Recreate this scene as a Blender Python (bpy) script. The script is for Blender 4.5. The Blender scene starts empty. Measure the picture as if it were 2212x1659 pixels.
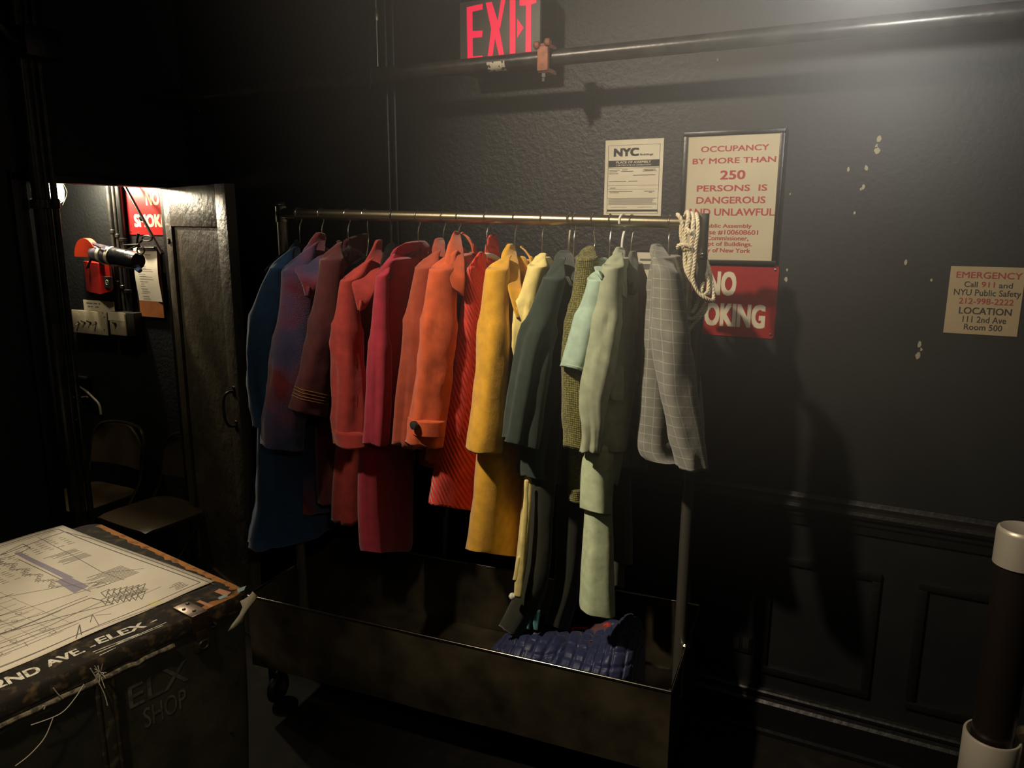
import bpy, bmesh, math, random
from mathutils import Vector, Matrix, noise
random.seed(7)
scene = bpy.context.scene
COL = scene.collection
V = Vector
# ------------------------------------------------------------------ camera
F = 1660.0
CAM = V((0, 0, 1.85))
A = math.radians(26.7); TH = math.radians(11.9); RO = math.radians(0.25)
fwd = V((-math.sin(A)*math.cos(TH), math.cos(A)*math.cos(TH), -math.sin(TH)))
rt0 = V((math.cos(A), math.sin(A), 0)); up0 = rt0.cross(fwd)
rt = rt0*math.cos(RO) + up0*math.sin(RO); up = up0*math.cos(RO) - rt0*math.sin(RO)
cd = bpy.data.cameras.new('camera'); cam = bpy.data.objects.new('camera', cd); COL.objects.link(cam)
cd.sensor_width = 36; cd.lens = 36*F/2212; cd.clip_start = 0.05
M = Matrix((rt, up, -fwd)).transposed().to_4x4(); M.translation = CAM
cam.matrix_world = M; scene.camera = cam
def ray(px, py): return fwd*F + rt*(px-1106) - up*(py-829.5)
def onp(px, py, p0, n):
    d = ray(px, py); return CAM + d*((p0-CAM).dot(n)/d.dot(n))
def onY(px, py, y=2.70): return onp(px, py, V((0, y, 0)), V((0, 1, 0)))
def onX(px, py, x): return onp(px, py, V((x, 0, 0)), V((1, 0, 0)))
def onZ(px, py, z): return onp(px, py, V((0, 0, z)), V((0, 0, 1)))
def proj(p):
    d = V(p)-CAM; w = d.dot(fwd); return (1106+F*d.dot(rt)/w, 829.5-F*d.dot(up)/w)
# rack frame
RIM = 0.47
FL = onZ(535, 1287, RIM); FR = onZ(1450, 1495, RIM)
es = (FR-FL); RLEN = es.length; es.normalize(); eq = V((-es.y, es.x, 0)); ez = V((0, 0, 1))
RDEP = 0.575
RMID = FL + eq*(RDEP/2)           # left end, rail plane
def onQ(px, py, q): return onp(px, py, RMID+eq*q, eq)
# ------------------------------------------------------------------ materials
MATS = {}
def S(r, g, b):
    f = lambda c: (c/255/12.92) if c/255 <= .04045 else ((c/255+.055)/1.055)**2.4
    return (f(r), f(g), f(b), 1)
def mat(name, color=(.5, .5, .5, 1), rough=.6, metal=0, bump=None, vary=None, sheen=0, emit=None, estr=1, coat=0, spec=None, trans=0, coords='Object', weave=None):
    if name in MATS: return MATS[name]
    m = bpy.data.materials.new(name); m.use_nodes = True; MATS[name] = m
    nt = m.node_tree; b = nt.nodes['Principled BSDF']
    b.inputs['Base Color'].default_value = color; b.inputs['Roughness'].default_value = rough; b.inputs['Metallic'].default_value = metal
    if sheen: b.inputs['Sheen Weight'].default_value = sheen; b.inputs['Sheen Roughness'].default_value = .5
    if coat: b.inputs['Coat Weight'].default_value = coat
    if spec is not None: b.inputs['Specular IOR Level'].default_value = spec
    if trans: b.inputs['Transmission Weight'].default_value = trans
    if emit: b.inputs['Emission Color'].default_value = emit; b.inputs['Emission Strength'].default_value = estr
    tc = nt.nodes.new('ShaderNodeTexCoord')
    if vary:      # (scale, other colour, low, high)
        n = nt.nodes.new('ShaderNodeTexNoise'); n.inputs['Scale'].default_value = vary[0]; n.inputs['Detail'].default_value = 6
        r = nt.nodes.new('ShaderNodeValToRGB'); r.color_ramp.elements[0].position = vary[2]; r.color_ramp.elements[1].position = vary[3]
        r.color_ramp.elements[0].color = color; r.color_ramp.elements[1].color = vary[1]
        nt.links.new(tc.outputs[coords], n.inputs['Vector']); nt.links.new(n.outputs['Fac'], r.inputs['Fac']); nt.links.new(r.outputs['Color'], b.inputs['Base Color'])
    prev = None
    for bp in (bump or []):      # (scale, strength, distance)
        n = nt.nodes.new('ShaderNodeTexNoise'); n.inputs['Scale'].default_value = bp[0]; n.inputs['Detail'].default_value = 4
        k = nt.nodes.new('ShaderNodeBump'); k.inputs['Strength'].default_value = bp[1]; k.inputs['Distance'].default_value = bp[2]
        nt.links.new(tc.outputs[coords], n.inputs['Vector']); nt.links.new(n.outputs['Fac'], k.inputs['Height'])
        if prev: nt.links.new(prev.outputs['Normal'], k.inputs['Normal'])
        prev = k
    if prev: nt.links.new(prev.outputs['Normal'], b.inputs['Normal'])
    return m
def cloth(name, rgb, rough=.9, vary=None, bump=.35, sheen=.25):
    c = S(*rgb)
    v2 = tuple(min(1, x*1.35) for x in c[:3])+(1,)
    return mat(name, c, rough, bump=[(420, bump, .0012), (14, .25, .01)], vary=vary or (30, v2, .35, .75), sheen=sheen, spec=.25)
# ------------------------------------------------------------------ mesh helpers
def tag(o, label=None, cat=None, group=None, kind=None):
    if label: o['label'] = label
    if cat: o['category'] = cat
    if group: o['group'] = group
    if kind: o['kind'] = kind
    return o
def thing(name, label, cat, loc=(0, 0, 0), group=None):
    o = bpy.data.objects.new(name, None); COL.objects.link(o); o.location = loc; o.empty_display_size = .05
    return tag(o, label, cat, group)
def obj(name, bm, m, parent=None, smooth=True, sharp=35):
    me = bpy.data.meshes.new(name)
    bmesh.ops.recalc_face_normals(bm, faces=bm.faces)
    if smooth:
        for f in bm.faces: f.smooth = True
        if sharp:
            a = math.radians(sharp)
            for e in bm.edges:
                if len(e.link_faces) == 2 and e.calc_face_angle(0) > a: e.smooth = False
    bm.to_mesh(me); bm.free()
    for x in (m if isinstance(m, (list, tuple)) else [m]): me.materials.append(x)
    o = bpy.data.objects.new(name, me); COL.objects.link(o)
    if parent:
        o.parent = parent
        p = parent; off = V((0, 0, 0))
        while p is not None: off += p.location; p = p.parent
        me.transform(Matrix.Translation(-off))
    else:      # top-level mesh: bring its origin to the base of the mesh
        xs = [v.co for v in me.vertices]
        if xs:
            c = V((sum(v.x for v in xs)/len(xs), sum(v.y for v in xs)/len(xs), min(v.z for v in xs)))
            me.transform(Matrix.Translation(-c)); o.location = c
    return o
def box(bm, lo, hi, mtx=None, bev=0, mi=0):
    lo = V(lo); hi = V(hi)
    r = bmesh.ops.create_cube(bm, size=1)
    vs = r['verts']
    for v in vs:
        v.co = V((lo.x+(hi.x-lo.x)*(v.co.x+.5), lo.y+(hi.y-lo.y)*(v.co.y+.5), lo.z+(hi.z-lo.z)*(v.co.z+.5)))
    fs = set(f for v in vs for f in v.link_faces)
    if bev:
        es_ = list(set(e for v in vs for e in v.link_edges))
        rr = bmesh.ops.bevel(bm, geom=es_, offset=bev, segments=2, affect='EDGES', profile=.6)
        fs = set(f for f in fs if f.is_valid) | set(rr['faces'])
        vs = list(set(v for f in fs for v in f.verts))
    for f in fs: f.material_index = mi
    if mtx is not None:
        for v in vs: v.co = mtx @ v.co
    return vs
def frame_of(d):
    d = d.normalized(); a = V((0, 0, 1)) if abs(d.z) < .9 else V((1, 0, 0))
    x = a.cross(d).normalized(); return x, d.cross(x).normalized()
def tube(bm, pts, r, n=12, caps=True, closed=False, mi=0):
    pts = [V(p) for p in pts]; rs = r if isinstance(r, (list, tuple)) else [r]*len(pts)
    rings = []; px = None
    for i, p in enumerate(pts):
        if closed: d = pts[(i+1) % len(pts)]-pts[i-1]
        else: d = pts[min(i+1, len(pts)-1)]-pts[max(i-1, 0)]
        d.normalize()
        if px is None: px, _ = frame_of(d)
        else:
            px = px - d*px.dot(d)
            if px.length < 1e-6: px, _ = frame_of(d)
            px.normalize()
        py = d.cross(px)
        rings.append([bm.verts.new(p+px*(rs[i]*math.cos(2*math.pi*k/n))+py*(rs[i]*math.sin(2*math.pi*k/n))) for k in range(n)])
    m = len(rings)
    for i in range(m if closed else m-1):
        a, b = rings[i], rings[(i+1) % m]
        for k in range(n):
            f = bm.faces.new((a[k], a[(k+1) % n], b[(k+1) % n], b[k])); f.material_index = mi
    if caps and not closed:
        bm.faces.new(rings[0][::-1]).material_index = mi; bm.faces.new(rings[-1]).material_index = mi
    return rings
def crom(P, n):
    """resample control rows (lists of floats/vectors) smoothly with n steps per span"""
    out = []
    for i in range(len(P)-1):
        p0 = P[max(i-1, 0)]; p1 = P[i]; p2 = P[i+1]; p3 = P[min(i+2, len(P)-1)]
        for k in range(n):
            t = k/n
            out.append([.5*((2*b)+(c-a)*t+(2*a-5*b+4*c-d)*t*t+(3*b-a-3*c+d)*t**3) for a, b, c, d in zip(p0, p1, p2, p3)])
    out.append(list(P[-1])); return out
def smooth_path(P, n=6): return [V(x) for x in crom([list(p) for p in P], n)]
def lathe(bm, prof, c, axis=V((0, 0, 1)), n=24, mi=0):
    """profile of (radius, height) turned about axis through c"""
    x, y = frame_of(axis); axis = axis.normalized(); rings = []
    for r, h in prof:
        rings.append([bm.verts.new(V(c)+axis*h+x*(r*math.cos(2*math.pi*k/n))+y*(r*math.sin(2*math.pi*k/n))) for k in range(n)])
    for a, b in zip(rings, rings[1:]):
        for k in range(n): bm.faces.new((a[k], a[(k+1) % n], b[(k+1) % n], b[k])).material_index = mi
    bm.faces.new(rings[0][::-1]).material_index = mi; bm.faces.new(rings[-1]).material_index = mi
def quad(bm, p, mi=0):
    f = bm.faces.new([bm.verts.new(V(x)) for x in p]); f.material_index = mi; return f
_textcache = {}
def text_verts(s):
    if s not in _textcache:
        c = bpy.data.curves.new('t', 'FONT'); c.body = s; c.size = 1; c.resolution_u = 3; c.fill_mode = 'BOTH'
        o = bpy.data.objects.new('t', c); COL.objects.link(o)
        me = bpy.data.meshes.new_from_object(o.evaluated_get(bpy.context.evaluated_depsgraph_get()))
        COL.objects.unlink(o); bpy.data.objects.remove(o); bpy.data.curves.remove(c)
        _textcache[s] = ([v.co.copy() for v in me.vertices], [tuple(p.vertices) for p in me.polygons]); bpy.data.meshes.remove(me)
    return _textcache[s]
def text(bm, s, fn, x0, x1, y0, y1, bold=.0, mi=0, stack=V((0, -4e-5, 0))):
    """fit the string's own outline in x0..x1, y0..y1 (panel units) and map by fn(x,y); bold thickens every stroke"""
    vs, fs = text_verts(s)
    if not vs: return
    ax, bx = min(v.x for v in vs)-bold, max(v.x for v in vs)+bold; ay, by = min(v.y for v in vs)-bold*.7, max(v.y for v in vs)+bold*.7
    sh = [(0, 0)]
    if bold: sh = [(-bold, -bold*.7), (bold, -bold*.7), (-bold, bold*.7), (bold, bold*.7), (-bold*.35, 0), (bold*.35, 0)]
    for i_, (dx, dy) in enumerate(sh):
        new = [bm.verts.new(fn(x0+(v.x+dx-ax)/(bx-ax)*(x1-x0), y0+(v.y+dy-ay)/(by-ay)*(y1-y0))+stack*i_) for v in vs]
        for f in fs:
            try: bm.faces.new([new[i] for i in f]).material_index = mi
            except ValueError: pass
def wallmap(tl, tr, br, bl, Y, off=0.0):
    """panel on the wall plane Y from four pixel corners -> fn(u,v), u right 0..1, v up 0..1, plus size"""
    a, b, c, d = [onY(p[0], p[1], Y) for p in (tl, tr, br, bl)]
    x0 = (a.x+d.x)/2; x1 = (b.x+c.x)/2; z1 = (a.z+b.z)/2; z0 = (c.z+d.z)/2
    def fn(u, v, o=0.0): return V((x0+(x1-x0)*u, Y-off-o, z0+(z1-z0)*v))
    return fn, (x0, x1, z0, z1)
def world_loft(name, rows, m, parent=None, n=28, spans=5, e=.8, folds=(0, 5, 0), wr=(0, 8), hollow=True, seed=0, fold_from=.1, crease=0, soften=0):
    """rows: (Lvec, Rvec, depth). superellipse sections swept down; folds = (amp, count, phase)"""
    P = [list(L)+list(R)+[d] for L, R, d in rows]
    P = crom(P, spans)
    bm = bmesh.new(); uvl = bm.loops.layers.uv.new('UVMap'); rings = []; acc = 0; last = None; vlen = []; N = len(P)
    for i, r in enumerate(P):
        L = V(r[0:3]); R = V(r[3:6]); d = max(r[6], .002); C = (L+R)/2; a = (R-L)/2
        h = V((a.x, a.y, 0)); h = h.normalized() if h.length > 1e-6 else es.copy()
        b = V((-h.y, h.x, 0))*(d/2)
        if last is not None: acc += (C-last).length
        last = C; vlen.append(acc); t = i/(N-1); ring = []
        fa = folds[0]*max(0, (t-fold_from)/(1-fold_from))
        for k in range(n):
            th = 2*math.pi*k/n; c, s = math.cos(th), math.sin(th)
            cx = math.copysign(abs(c)**e, c); sy = math.copysign(abs(s)**e, s)
            p = C+a*cx+b*sy
            nrm = (h*c*d*.5+b.normalized()*s*max(a.length, .01)); nrm = nrm.normalized() if nrm.length else nrm
            if fa: p += nrm*(fa*1.25*(1.7*abs(math.sin(.5*folds[1]*th+folds[2]+1.1*t))-1+.45*math.sin(2*folds[1]*th+1.7+folds[2]*2-1.5*t)))
            if crease:
                g1 = math.exp(-((t-.52)/.16)**2); g2 = math.exp(-((t-.2)/.12)**2)*(.5+.5*c)
                p -= nrm*crease*(g1*max(0, math.sin(3*th+16*t+seed))**3+1.3*g2*max(0, math.sin(2*th-22*t+1+seed))**2)
            if wr[0]: p += nrm*(wr[0]*1.3*noise.noise(V((p.x*wr[1], p.y*wr[1], p.z*wr[1]*.45+seed*7.3)))+wr[0]*.7*(1-abs(noise.noise(V((p.x*wr[1]*2.2+3, p.y*wr[1]*2.2, (p.z+p.x*.5)*wr[1]*1.1+seed))))*2))
            ring.append(bm.verts.new(p))
        rings.append((ring, 2*(a.length+d)))
    def strip(a, b, va, vb, wa):
        for k in range(n):
            f = bm.faces.new((a[k], a[(k+1) % n], b[(k+1) % n], b[k]))
            for l, (u, v) in zip(f.loops, ((k, va), (k+1, va), (k+1, vb), (k, vb))): l[uvl].uv = (u/n*wa, v)
    W = max(w for _, w in rings)
    for i in range(N-1): strip(rings[i][0], rings[i+1][0], vlen[i], vlen[i+1], W)
    def shrink(ring, s, dz):
        c = sum((v.co for v in ring), V())/len(ring); dv = V((0, 0, 1))
        if ring is rings[-1][0]:
            dv = (sum((v.co for v in rings[-3][0]), V())/len(ring)-c).normalized()
        return [bm.verts.new(c+(v.co-c)*s+dv*dz) for v in ring]
    t1 = shrink(rings[0][0], .8, .004); strip(t1, rings[0][0], -.01, 0, W); t2 = shrink(rings[0][0], .4, .006); strip(t2, t1, -.02, -.01, W); bm.faces.new(t2)
    if hollow:
        i1 = shrink(rings[-1][0], .93, .002); strip(rings[-1][0], i1, acc, acc+.005, W)
        i2 = shrink(rings[-1][0], .82, .035); strip(i1, i2, acc, acc+.06, W); bm.faces.new(i2)
    else: bm.faces.new(rings[-1][0])
    if soften:      # round the shoulder over like cloth on a hanger
        vs = [v for r, _ in rings[1:25] for v in r]
        for _ in range(soften): bmesh.ops.smooth_vert(bm, verts=vs, factor=.5, use_axis_x=True, use_axis_y=True, use_axis_z=True)
    return obj(name, bm, m, parent, sharp=None)
def loft(name, rows, q, m, parent=None, depth=.08, shift=None, head=None, **kw):
    """rows in photo pixels (Lx,Ly,Rx,Ry[,depth[,qL,qR]]) laid on planes parallel to the rail"""
    out = []
    if name == 'sleeve':        # slope the sleeve head up towards the neck, keep the cloth thin
        rows = [list(r) for r in rows]; a, b = rows[0], rows[1]
        rows[0] = [b[0]+3, b[1]-5, a[2]+2, a[3]-6, .05, q[0]+.03, q[1]+.07]
        if head:
            kw.setdefault('soften', 28)
            qa = q[0]*.62; rows[0] = list(head)+[.03, q[0]+.035, qa]; new = []
            for t in (.33, .67):
                k = 1-(1-t)**2.4; new.append([x+(y-x)*t for x, y in zip(head, b)]+[.05+.06*t, q[0]+.035*(1-t)**2, qa+(q[1]-qa)*k])
                new[-1][0] -= 2.5*math.sin(math.pi*t)
            rows[1:1] = new; rows[3][3] -= 10; rows[4][3] -= 4
        for r in rows[1:]: r[4] = (r[4] if len(r) > 4 else depth)*.8
    if name in ('collar', 'far_collar', 'far_front', 'shoulder_strap', 'far_strap', 'pocket', 'tail'):
        rows = [list(r) for r in rows]
        if name == 'collar':     # lapels start at the neck and roll forward over the chest
            for i, r in enumerate(rows):
                t = min(1, 1.5*i/(len(rows)-1)); a = q[0]*.55*(1-t)+(q[0]-.05)*t
                if len(r) < 5: r.append(depth)
                rows[i] = r[:5]+[a, a+.03+.03*(1-t)]
        for r in rows: r[4] = max(.008, r[4]*.38)
        kw.setdefault('e', .55)
    if name == 'sleeve': kw.setdefault('crease', .006); kw.setdefault('seed', rows[0][0]*.37)
    for r in rows:
        qL, qR = (r[5], r[6]) if len(r) > 6 else q
        L = onQ(r[0], r[1], qL); R = onQ(r[2], r[3], qR)
        if shift: L = L+shift; R = R+shift
        out.append((L, R, r[4] if len(r) > 4 and r[4] else depth))
    return world_loft(name, out, m, parent, **kw)
# ------------------------------------------------------------------ paints
M_wall = mat('black_wall_paint', S(15, 17, 18), .52, bump=[(55, .5, .006), (150, .3, .003)], vary=(6, S(22, 24, 24), .4, .7))
def rough_left(m):
    nt = m.node_tree; g = nt.nodes.new('ShaderNodeNewGeometry'); s = nt.nodes.new('ShaderNodeSeparateXYZ'); nt.links.new(g.outputs['Position'], s.inputs[0])
    for k in [n for n in nt.nodes if n.type == 'BUMP']:
        mr = nt.nodes.new('ShaderNodeMapRange'); mr.inputs['From Min'].default_value = -1.0; mr.inputs['From Max'].default_value = -.55
        mr.inputs['To Min'].default_value = k.inputs['Strength'].default_value; mr.inputs['To Max'].default_value = k.inputs['Strength'].default_value*.18
        nt.links.new(s.outputs['X'], mr.inputs['Value']); nt.links.new(mr.outputs[0], k.inputs['Strength'])
rough_left(M_wall)
M_dado = mat('black_gloss_paint', S(15, 14, 13), .42, bump=[(30, .3, .008)])
M_floor = mat('scuffed_black_floor', S(17, 15, 12), .75, spec=.25, bump=[(60, .3, .004)], vary=(14, S(32, 28, 22), .5, .8))
M_door = mat('old_door_paint', S(62, 56, 44), .42, bump=[(22, .5, .01), (90, .3, .004)], vary=(9, S(80, 72, 56), .4, .7))
M_black = mat('black_enamel', S(20, 20, 19), .35, bump=[(60, .2, .003)])
M_pipe = mat('painted_steel_pipe', S(58, 57, 53), .33, .3, bump=[(50, .2, .003)], vary=(20, S(38, 37, 35), .4, .6))
M_chrome = mat('worn_chrome', S(190, 184, 170), .22, 1, bump=[(80, .08, .002)])
M_steel = mat('dull_steel', S(120, 116, 106), .35, 1)
M_cream = mat('cream_paper', S(196, 188, 164), .7, vary=(8, S(182, 172, 146), .35, .7))
M_white = mat('white_paper', S(225, 218, 200), .7, vary=(6, S(212, 204, 186), .35, .7))
M_ink = mat('black_ink', S(40, 38, 36), .7)
M_greyink = mat('grey_ink', S(96, 92, 84), .75)
M_redink = mat('red_ink', S(150, 44, 46), .6)
M_sred = mat('red_sign_enamel', S(150, 32, 34), .35, vary=(5, S(134, 28, 30), .3, .7))
M_sletter = mat('sign_white', S(196, 186, 160), .5)
M_chip = mat('chipped_plaster', S(150, 142, 118), .8)
# ------------------------------------------------------------------ room shell
def struct(name, bm, m, parent=None, **k):
    o = obj(name, bm, m, parent, **k)
    if not parent: o['kind'] = 'structure'
    return o
WX = -3.10; JN = 1.88; JF = 2.60; LT = 2.0
bm = bmesh.new(); box(bm, (-5.2, -2.2, -.12), (3.2, 2.85, 0)); struct('floor', bm, M_floor, smooth=False)
bm = bmesh.new(); box(bm, (-5.2, 2.70, 0), (3.2, 2.85, 4.2)); struct('wall_back', bm, M_wall, smooth=False)
bm = bmesh.new()
PT = .05
box(bm, (WX-PT, -2.2, 0), (WX, JN, 4.2)); box(bm, (WX-PT, JN, LT), (WX, 2.70, 4.2)); box(bm, (WX-PT, JF, 0), (WX, 2.70, LT))
struct('wall_left', bm, M_wall, smooth=False)
bm = bmesh.new(); box(bm, (-5.2, .4, 0), (-5.05, 2.70, 4.2)); struct('wall_passage', bm, M_wall, smooth=False)
bm = bmesh.new(); box(bm, (-5.2, -2.2, 4.2), (3.2, 2.85, 4.3)); struct('ceiling', bm, M_wall, smooth=False)
# dado moulding and skirting on the back wall
def hprof(name, prof, x0, x1, m):
    """prof: (out, z) outline swept along X on the back wall"""
    bm = bmesh.new(); a = []; b = []
    for o_, z in prof:
        a.append(bm.verts.new((x0, 2.70-o_, z))); b.append(bm.verts.new((x1, 2.70-o_, z)))
    n = len(prof)
    for i in range(n): bm.faces.new((a[i], a[(i+1) % n], b[(i+1) % n], b[i]))
    bm.faces.new(a); bm.faces.new(b[::-1])
    return struct(name, bm, m, smooth=False)
hprof('trim_1', [(0, .945), (.012, .945), (.016, .935), (.02, .93), (.02, .918), (.03, .912), (.034, .9), (.03, .888), (.018, .882), (.018, .865), (.01, .855), (.01, .83), (0, .825)], -2.95, 3.2, M_dado)
hprof('baseboard_back', [(0, .175), (.01, .175), (.014, .165), (.02, .16), (.02, .15), (.014, .142), (.018, .13), (.026, .12), (.026, .02), (.04, .016), (.04, 0), (0, 0)], -2.95, 3.2, M_dado)
bm = bmesh.new()
for px in ((1655, 1215, 1905, 1480), (1985, 1262, 2290, 1560)):
    x0 = onY(px[0], px[1]).x; x1 = onY(px[2], px[1]+30).x
    z1 = .70; z0 = .235
    w = .028
    for lo, hi in (((x0, z1-w), (x1, z1)), ((x0, z0), (x1, z0+w)), ((x0, z0+w), (x0+w, z1-w)), ((x1-w, z0+w), (x1, z1-w))):
        box(bm, (lo[0], 2.688, lo[1]), (hi[0], 2.701, hi[1]), bev=.004)
struct('trim_2', bm, M_dado, sharp=30)
# door casing around the passage opening
bm = bmesh.new()
box(bm, (WX-PT-.01, JF-.022, 0), (WX+.02, JF+.03, LT+.03), bev=.004); box(bm, (WX-PT-.01, JN-.03, LT-.003), (WX+.02, JF+.03, LT+.03), bev=.004)
box(bm, (WX-PT-.01, JN-.03, 0), (WX+.02, JN+.03, LT+.03), bev=.004)
struct('trim_3', bm, M_black, sharp=30)
# ------------------------------------------------------------------ open door leaf
H = V((WX+.02, 2.555, 0)); E = V((-2.402, 2.29, 0)); dl = (E-H).normalized(); dn = V((dl.y, -dl.x, 0)); DW = (E-H).length
DM = Matrix((dl, -dn, ez)).transposed().to_4x4(); DM.translation = H          # x along leaf, y away from camera, z up
door = thing('door_1', None, None, H); door['kind'] = 'structure'
T = .042; bm = bmesh.new()
st = .105
box(bm, (0, -T/2, .01), (st*.75, T/2, LT-.005), DM, .003); box(bm, (DW-st, -T/2, .01), (DW, T/2, LT-.005), DM, .003)
box(bm, (st*.75, -T/2, LT-.175), (DW-st, T/2, LT-.005), DM, .003); box(bm, (st*.75, -T/2, .01), (DW-st, T/2, .2), DM, .003)
obj('door_frame', bm, M_door, door, sharp=30)
bm = bmesh.new(); box(bm, (st*.75, -.008, .2), (DW-st, .012, LT-.175), DM); obj('door_panel', bm, M_door, door, smooth=False)
hz0 = onp(484, 900, E, dn).z; hz1 = onp(486, 832, E, dn).z
bm = bmesh.new(); hx = DW-.05
tube(bm, smooth_path([DM @ V((hx, -T/2+.001, hz1)), DM @ V((hx-.002, -T/2-.03, hz1-.004)), DM @ V((hx-.006, -T/2-.045, hz1-.035)), DM @ V((hx-.006, -T/2-.045, hz0+.04)), DM @ V((hx-.002, -T/2-.03, hz0+.004)), DM @ V((hx, -T/2+.001, hz0))], 6), .0055, 10)
for z in (hz0, hz1): box(bm, (hx-.012, -T/2-.004, z-.022), (hx+.012, -T/2+.001, z+.022), DM, .002)
obj('door_handle', bm, M_black, door)
bm = bmesh.new(); kz = onp(368, 520, H, dn).z
lathe(bm, [(.012, 0), (.015, .004), (.012, .008)], DM @ V((st*.36, -T/2, kz)), dn, 16); obj('keyhole_plate', bm, M_ink, door)
# ------------------------------------------------------------------ signs on the back wall
def fq(bm, fn, u0, v0, u1, v1, o, mi=0): quad(bm, (fn(u0, v0, o), fn(u1, v0, o), fn(u1, v1, o), fn(u0, v1, o)), mi)
def panel(name, label, cat, corners, Y, t, m, m2=None, bev=.0):
    fn, (x0, x1, z0, z1) = wallmap(*corners, Y)
    root = thing(name, label, cat, V(((x0+x1)/2, Y, z0)))
    return root, (lambda u, v, o=0: fn(u, v, t+o)), (x0, x1, z0, z1)
# 1 certificate
root, fn, (x0, x1, z0, z1) = panel('certificate', 'small cream certificate headed NYC Buildings on the black wall above the rail', 'notice', ((1310, 303), (1435, 299), (1427, 472), (1303, 470)), 2.70, .002, M_cream)
bm = bmesh.new(); box(bm, (x0, 2.698, z0), (x1, 2.701, z1)); obj('paper', bm, M_cream, root, smooth=False)
bm = bmesh.new(); o = .0006
text(bm, 'NYC', lambda u, v: fn(u, v, o), .15, .59, .79, .895, .055); text(bm, 'Buildings', lambda u, v: fn(u, v, o), .61, .83, .787, .82, .02)
fq(bm, fn, .065, .655, .94, .74, o)
for (a, b, c, d) in ((.055, .93, .945, .933), (.055, .06, .06, .933), (.94, .06, .945, .933), (.055, .06, .945, .063), (.06, .64, .94, .643), (.06, .42, .94, .423), (.06, .37, .94, .372), (.06, .255, .94, .258), (.06, .17, .94, .172)): fq(bm, fn, a, min(b, d), c, max(b, d), o)
fq(bm, fn, .06, .085, .94, .11, o)
obj('print', bm, M_ink, root, smooth=False)
bm = bmesh.new()
text(bm, 'PLACE OF ASSEMBLY', lambda u, v: fn(u, v, .001), .2, .8, .70, .73, .02); text(bm, 'CERTIFICATE OF OPERATION', lambda u, v: fn(u, v, .001), .2, .8, .668, .688, .0); obj('heading', bm, M_cream, root, smooth=False)
bm = bmesh.new(); rr = random.Random(3)
for v, segs in ((.615, ((.08, .27), (.3, .4), (.68, .88))), (.595, ((.08, .22), (.29, .5), (.66, .84))), (.57, ((.08, .24),)), (.6, ((.7, .9),)), (.545, ((.5, .88),)), (.47, ((.08, .38), (.42, .58))), (.385, ((.1, .2),)), (.34, ((.08, .5), (.7, .88))), (.325, ((.1, .26), (.78, .84)))):
    for a, b in segs: fq(bm, fn, a, v, b, v+.008, o)
for k in range(7):
    fq(bm, fn, .08, .245-.011*k, .92-rr.random()*.12, .2495-.011*k, o)
for a, b in ((.12, .4), (.6, .85)): fq(bm, fn, a, .14, b, .143, o)
obj('fine_print', bm, M_greyink, root, smooth=False)
# 2 framed occupancy notice
root, fn, (x0, x1, z0, z1) = panel('occupancy_sign', 'large black framed notice in red capitals limiting occupancy to 250 persons', 'sign', ((1490, 293), (1690, 290), (1666, 562), (1473, 560)), 2.70, .010, M_cream)
x0 = -.690; x1 = -.391
bm = bmesh.new(); fw = .014
for lo, hi in (((x0-fw, z1), (x1+fw, z1+fw)), ((x0-fw, z0-fw), (x1+fw, z0)), ((x0-fw, z0), (x0, z1)), ((x1, z0), (x1+fw, z1))): box(bm, (lo[0], 2.684, lo[1]), (hi[0], 2.701, hi[1]), bev=.002)
obj('frame', bm, M_black, root, sharp=30)
bm = bmesh.new(); box(bm, (x0, 2.691, z0), (x1, 2.70, z1)); obj('paper', bm, mat('aged_cream_card', S(178, 167, 138), .6, vary=(5, S(166, 154, 124), .3, .7)), root, smooth=False)
fo = lambda u, v: V((x0+(x1-x0)*u, 2.6905, z0+(z1-z0)*v))
def ln(s, px0, px1, py0, py1, bold):     # one printed line
    bm = bmesh.new(); a = onY(px0, py1, 2.6905); b = onY(px1, py0, 2.6905)
    text(bm, s, lambda u, v: V((u, 2.6905, v)), a.x, b.x, a.z, b.z, bold); obj('lettering', bm, M_redink, root, smooth=False)
for s, a, b, c, d, bo in (('OCCUPANCY', 1514, 1662, 311, 329, .02), ('BY MORE THAN', 1496, 1677, 337, 355, .02), ('250', 1555, 1611, 367, 388, .025), ('PERSONS  IS', 1505, 1658, 398, 414, .02), ('DANGEROUS', 1504, 1654, 424, 440, .02), ('AND UNLAWFUL', 1483, 1674, 450, 466, .02),
                          ('Public Assembly', 1520, 1624, 484, 494, .02), ('License #100608601', 1496, 1638, 497, 507, .02), ('Commissioner,', 1526, 1617, 510, 520, .02), ('Dept of Buildings.', 1510, 1625, 523, 533, .02), ('City of New York', 1509, 1621, 537, 547, .02)): ln(s, a, b, c, d, bo)
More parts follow.
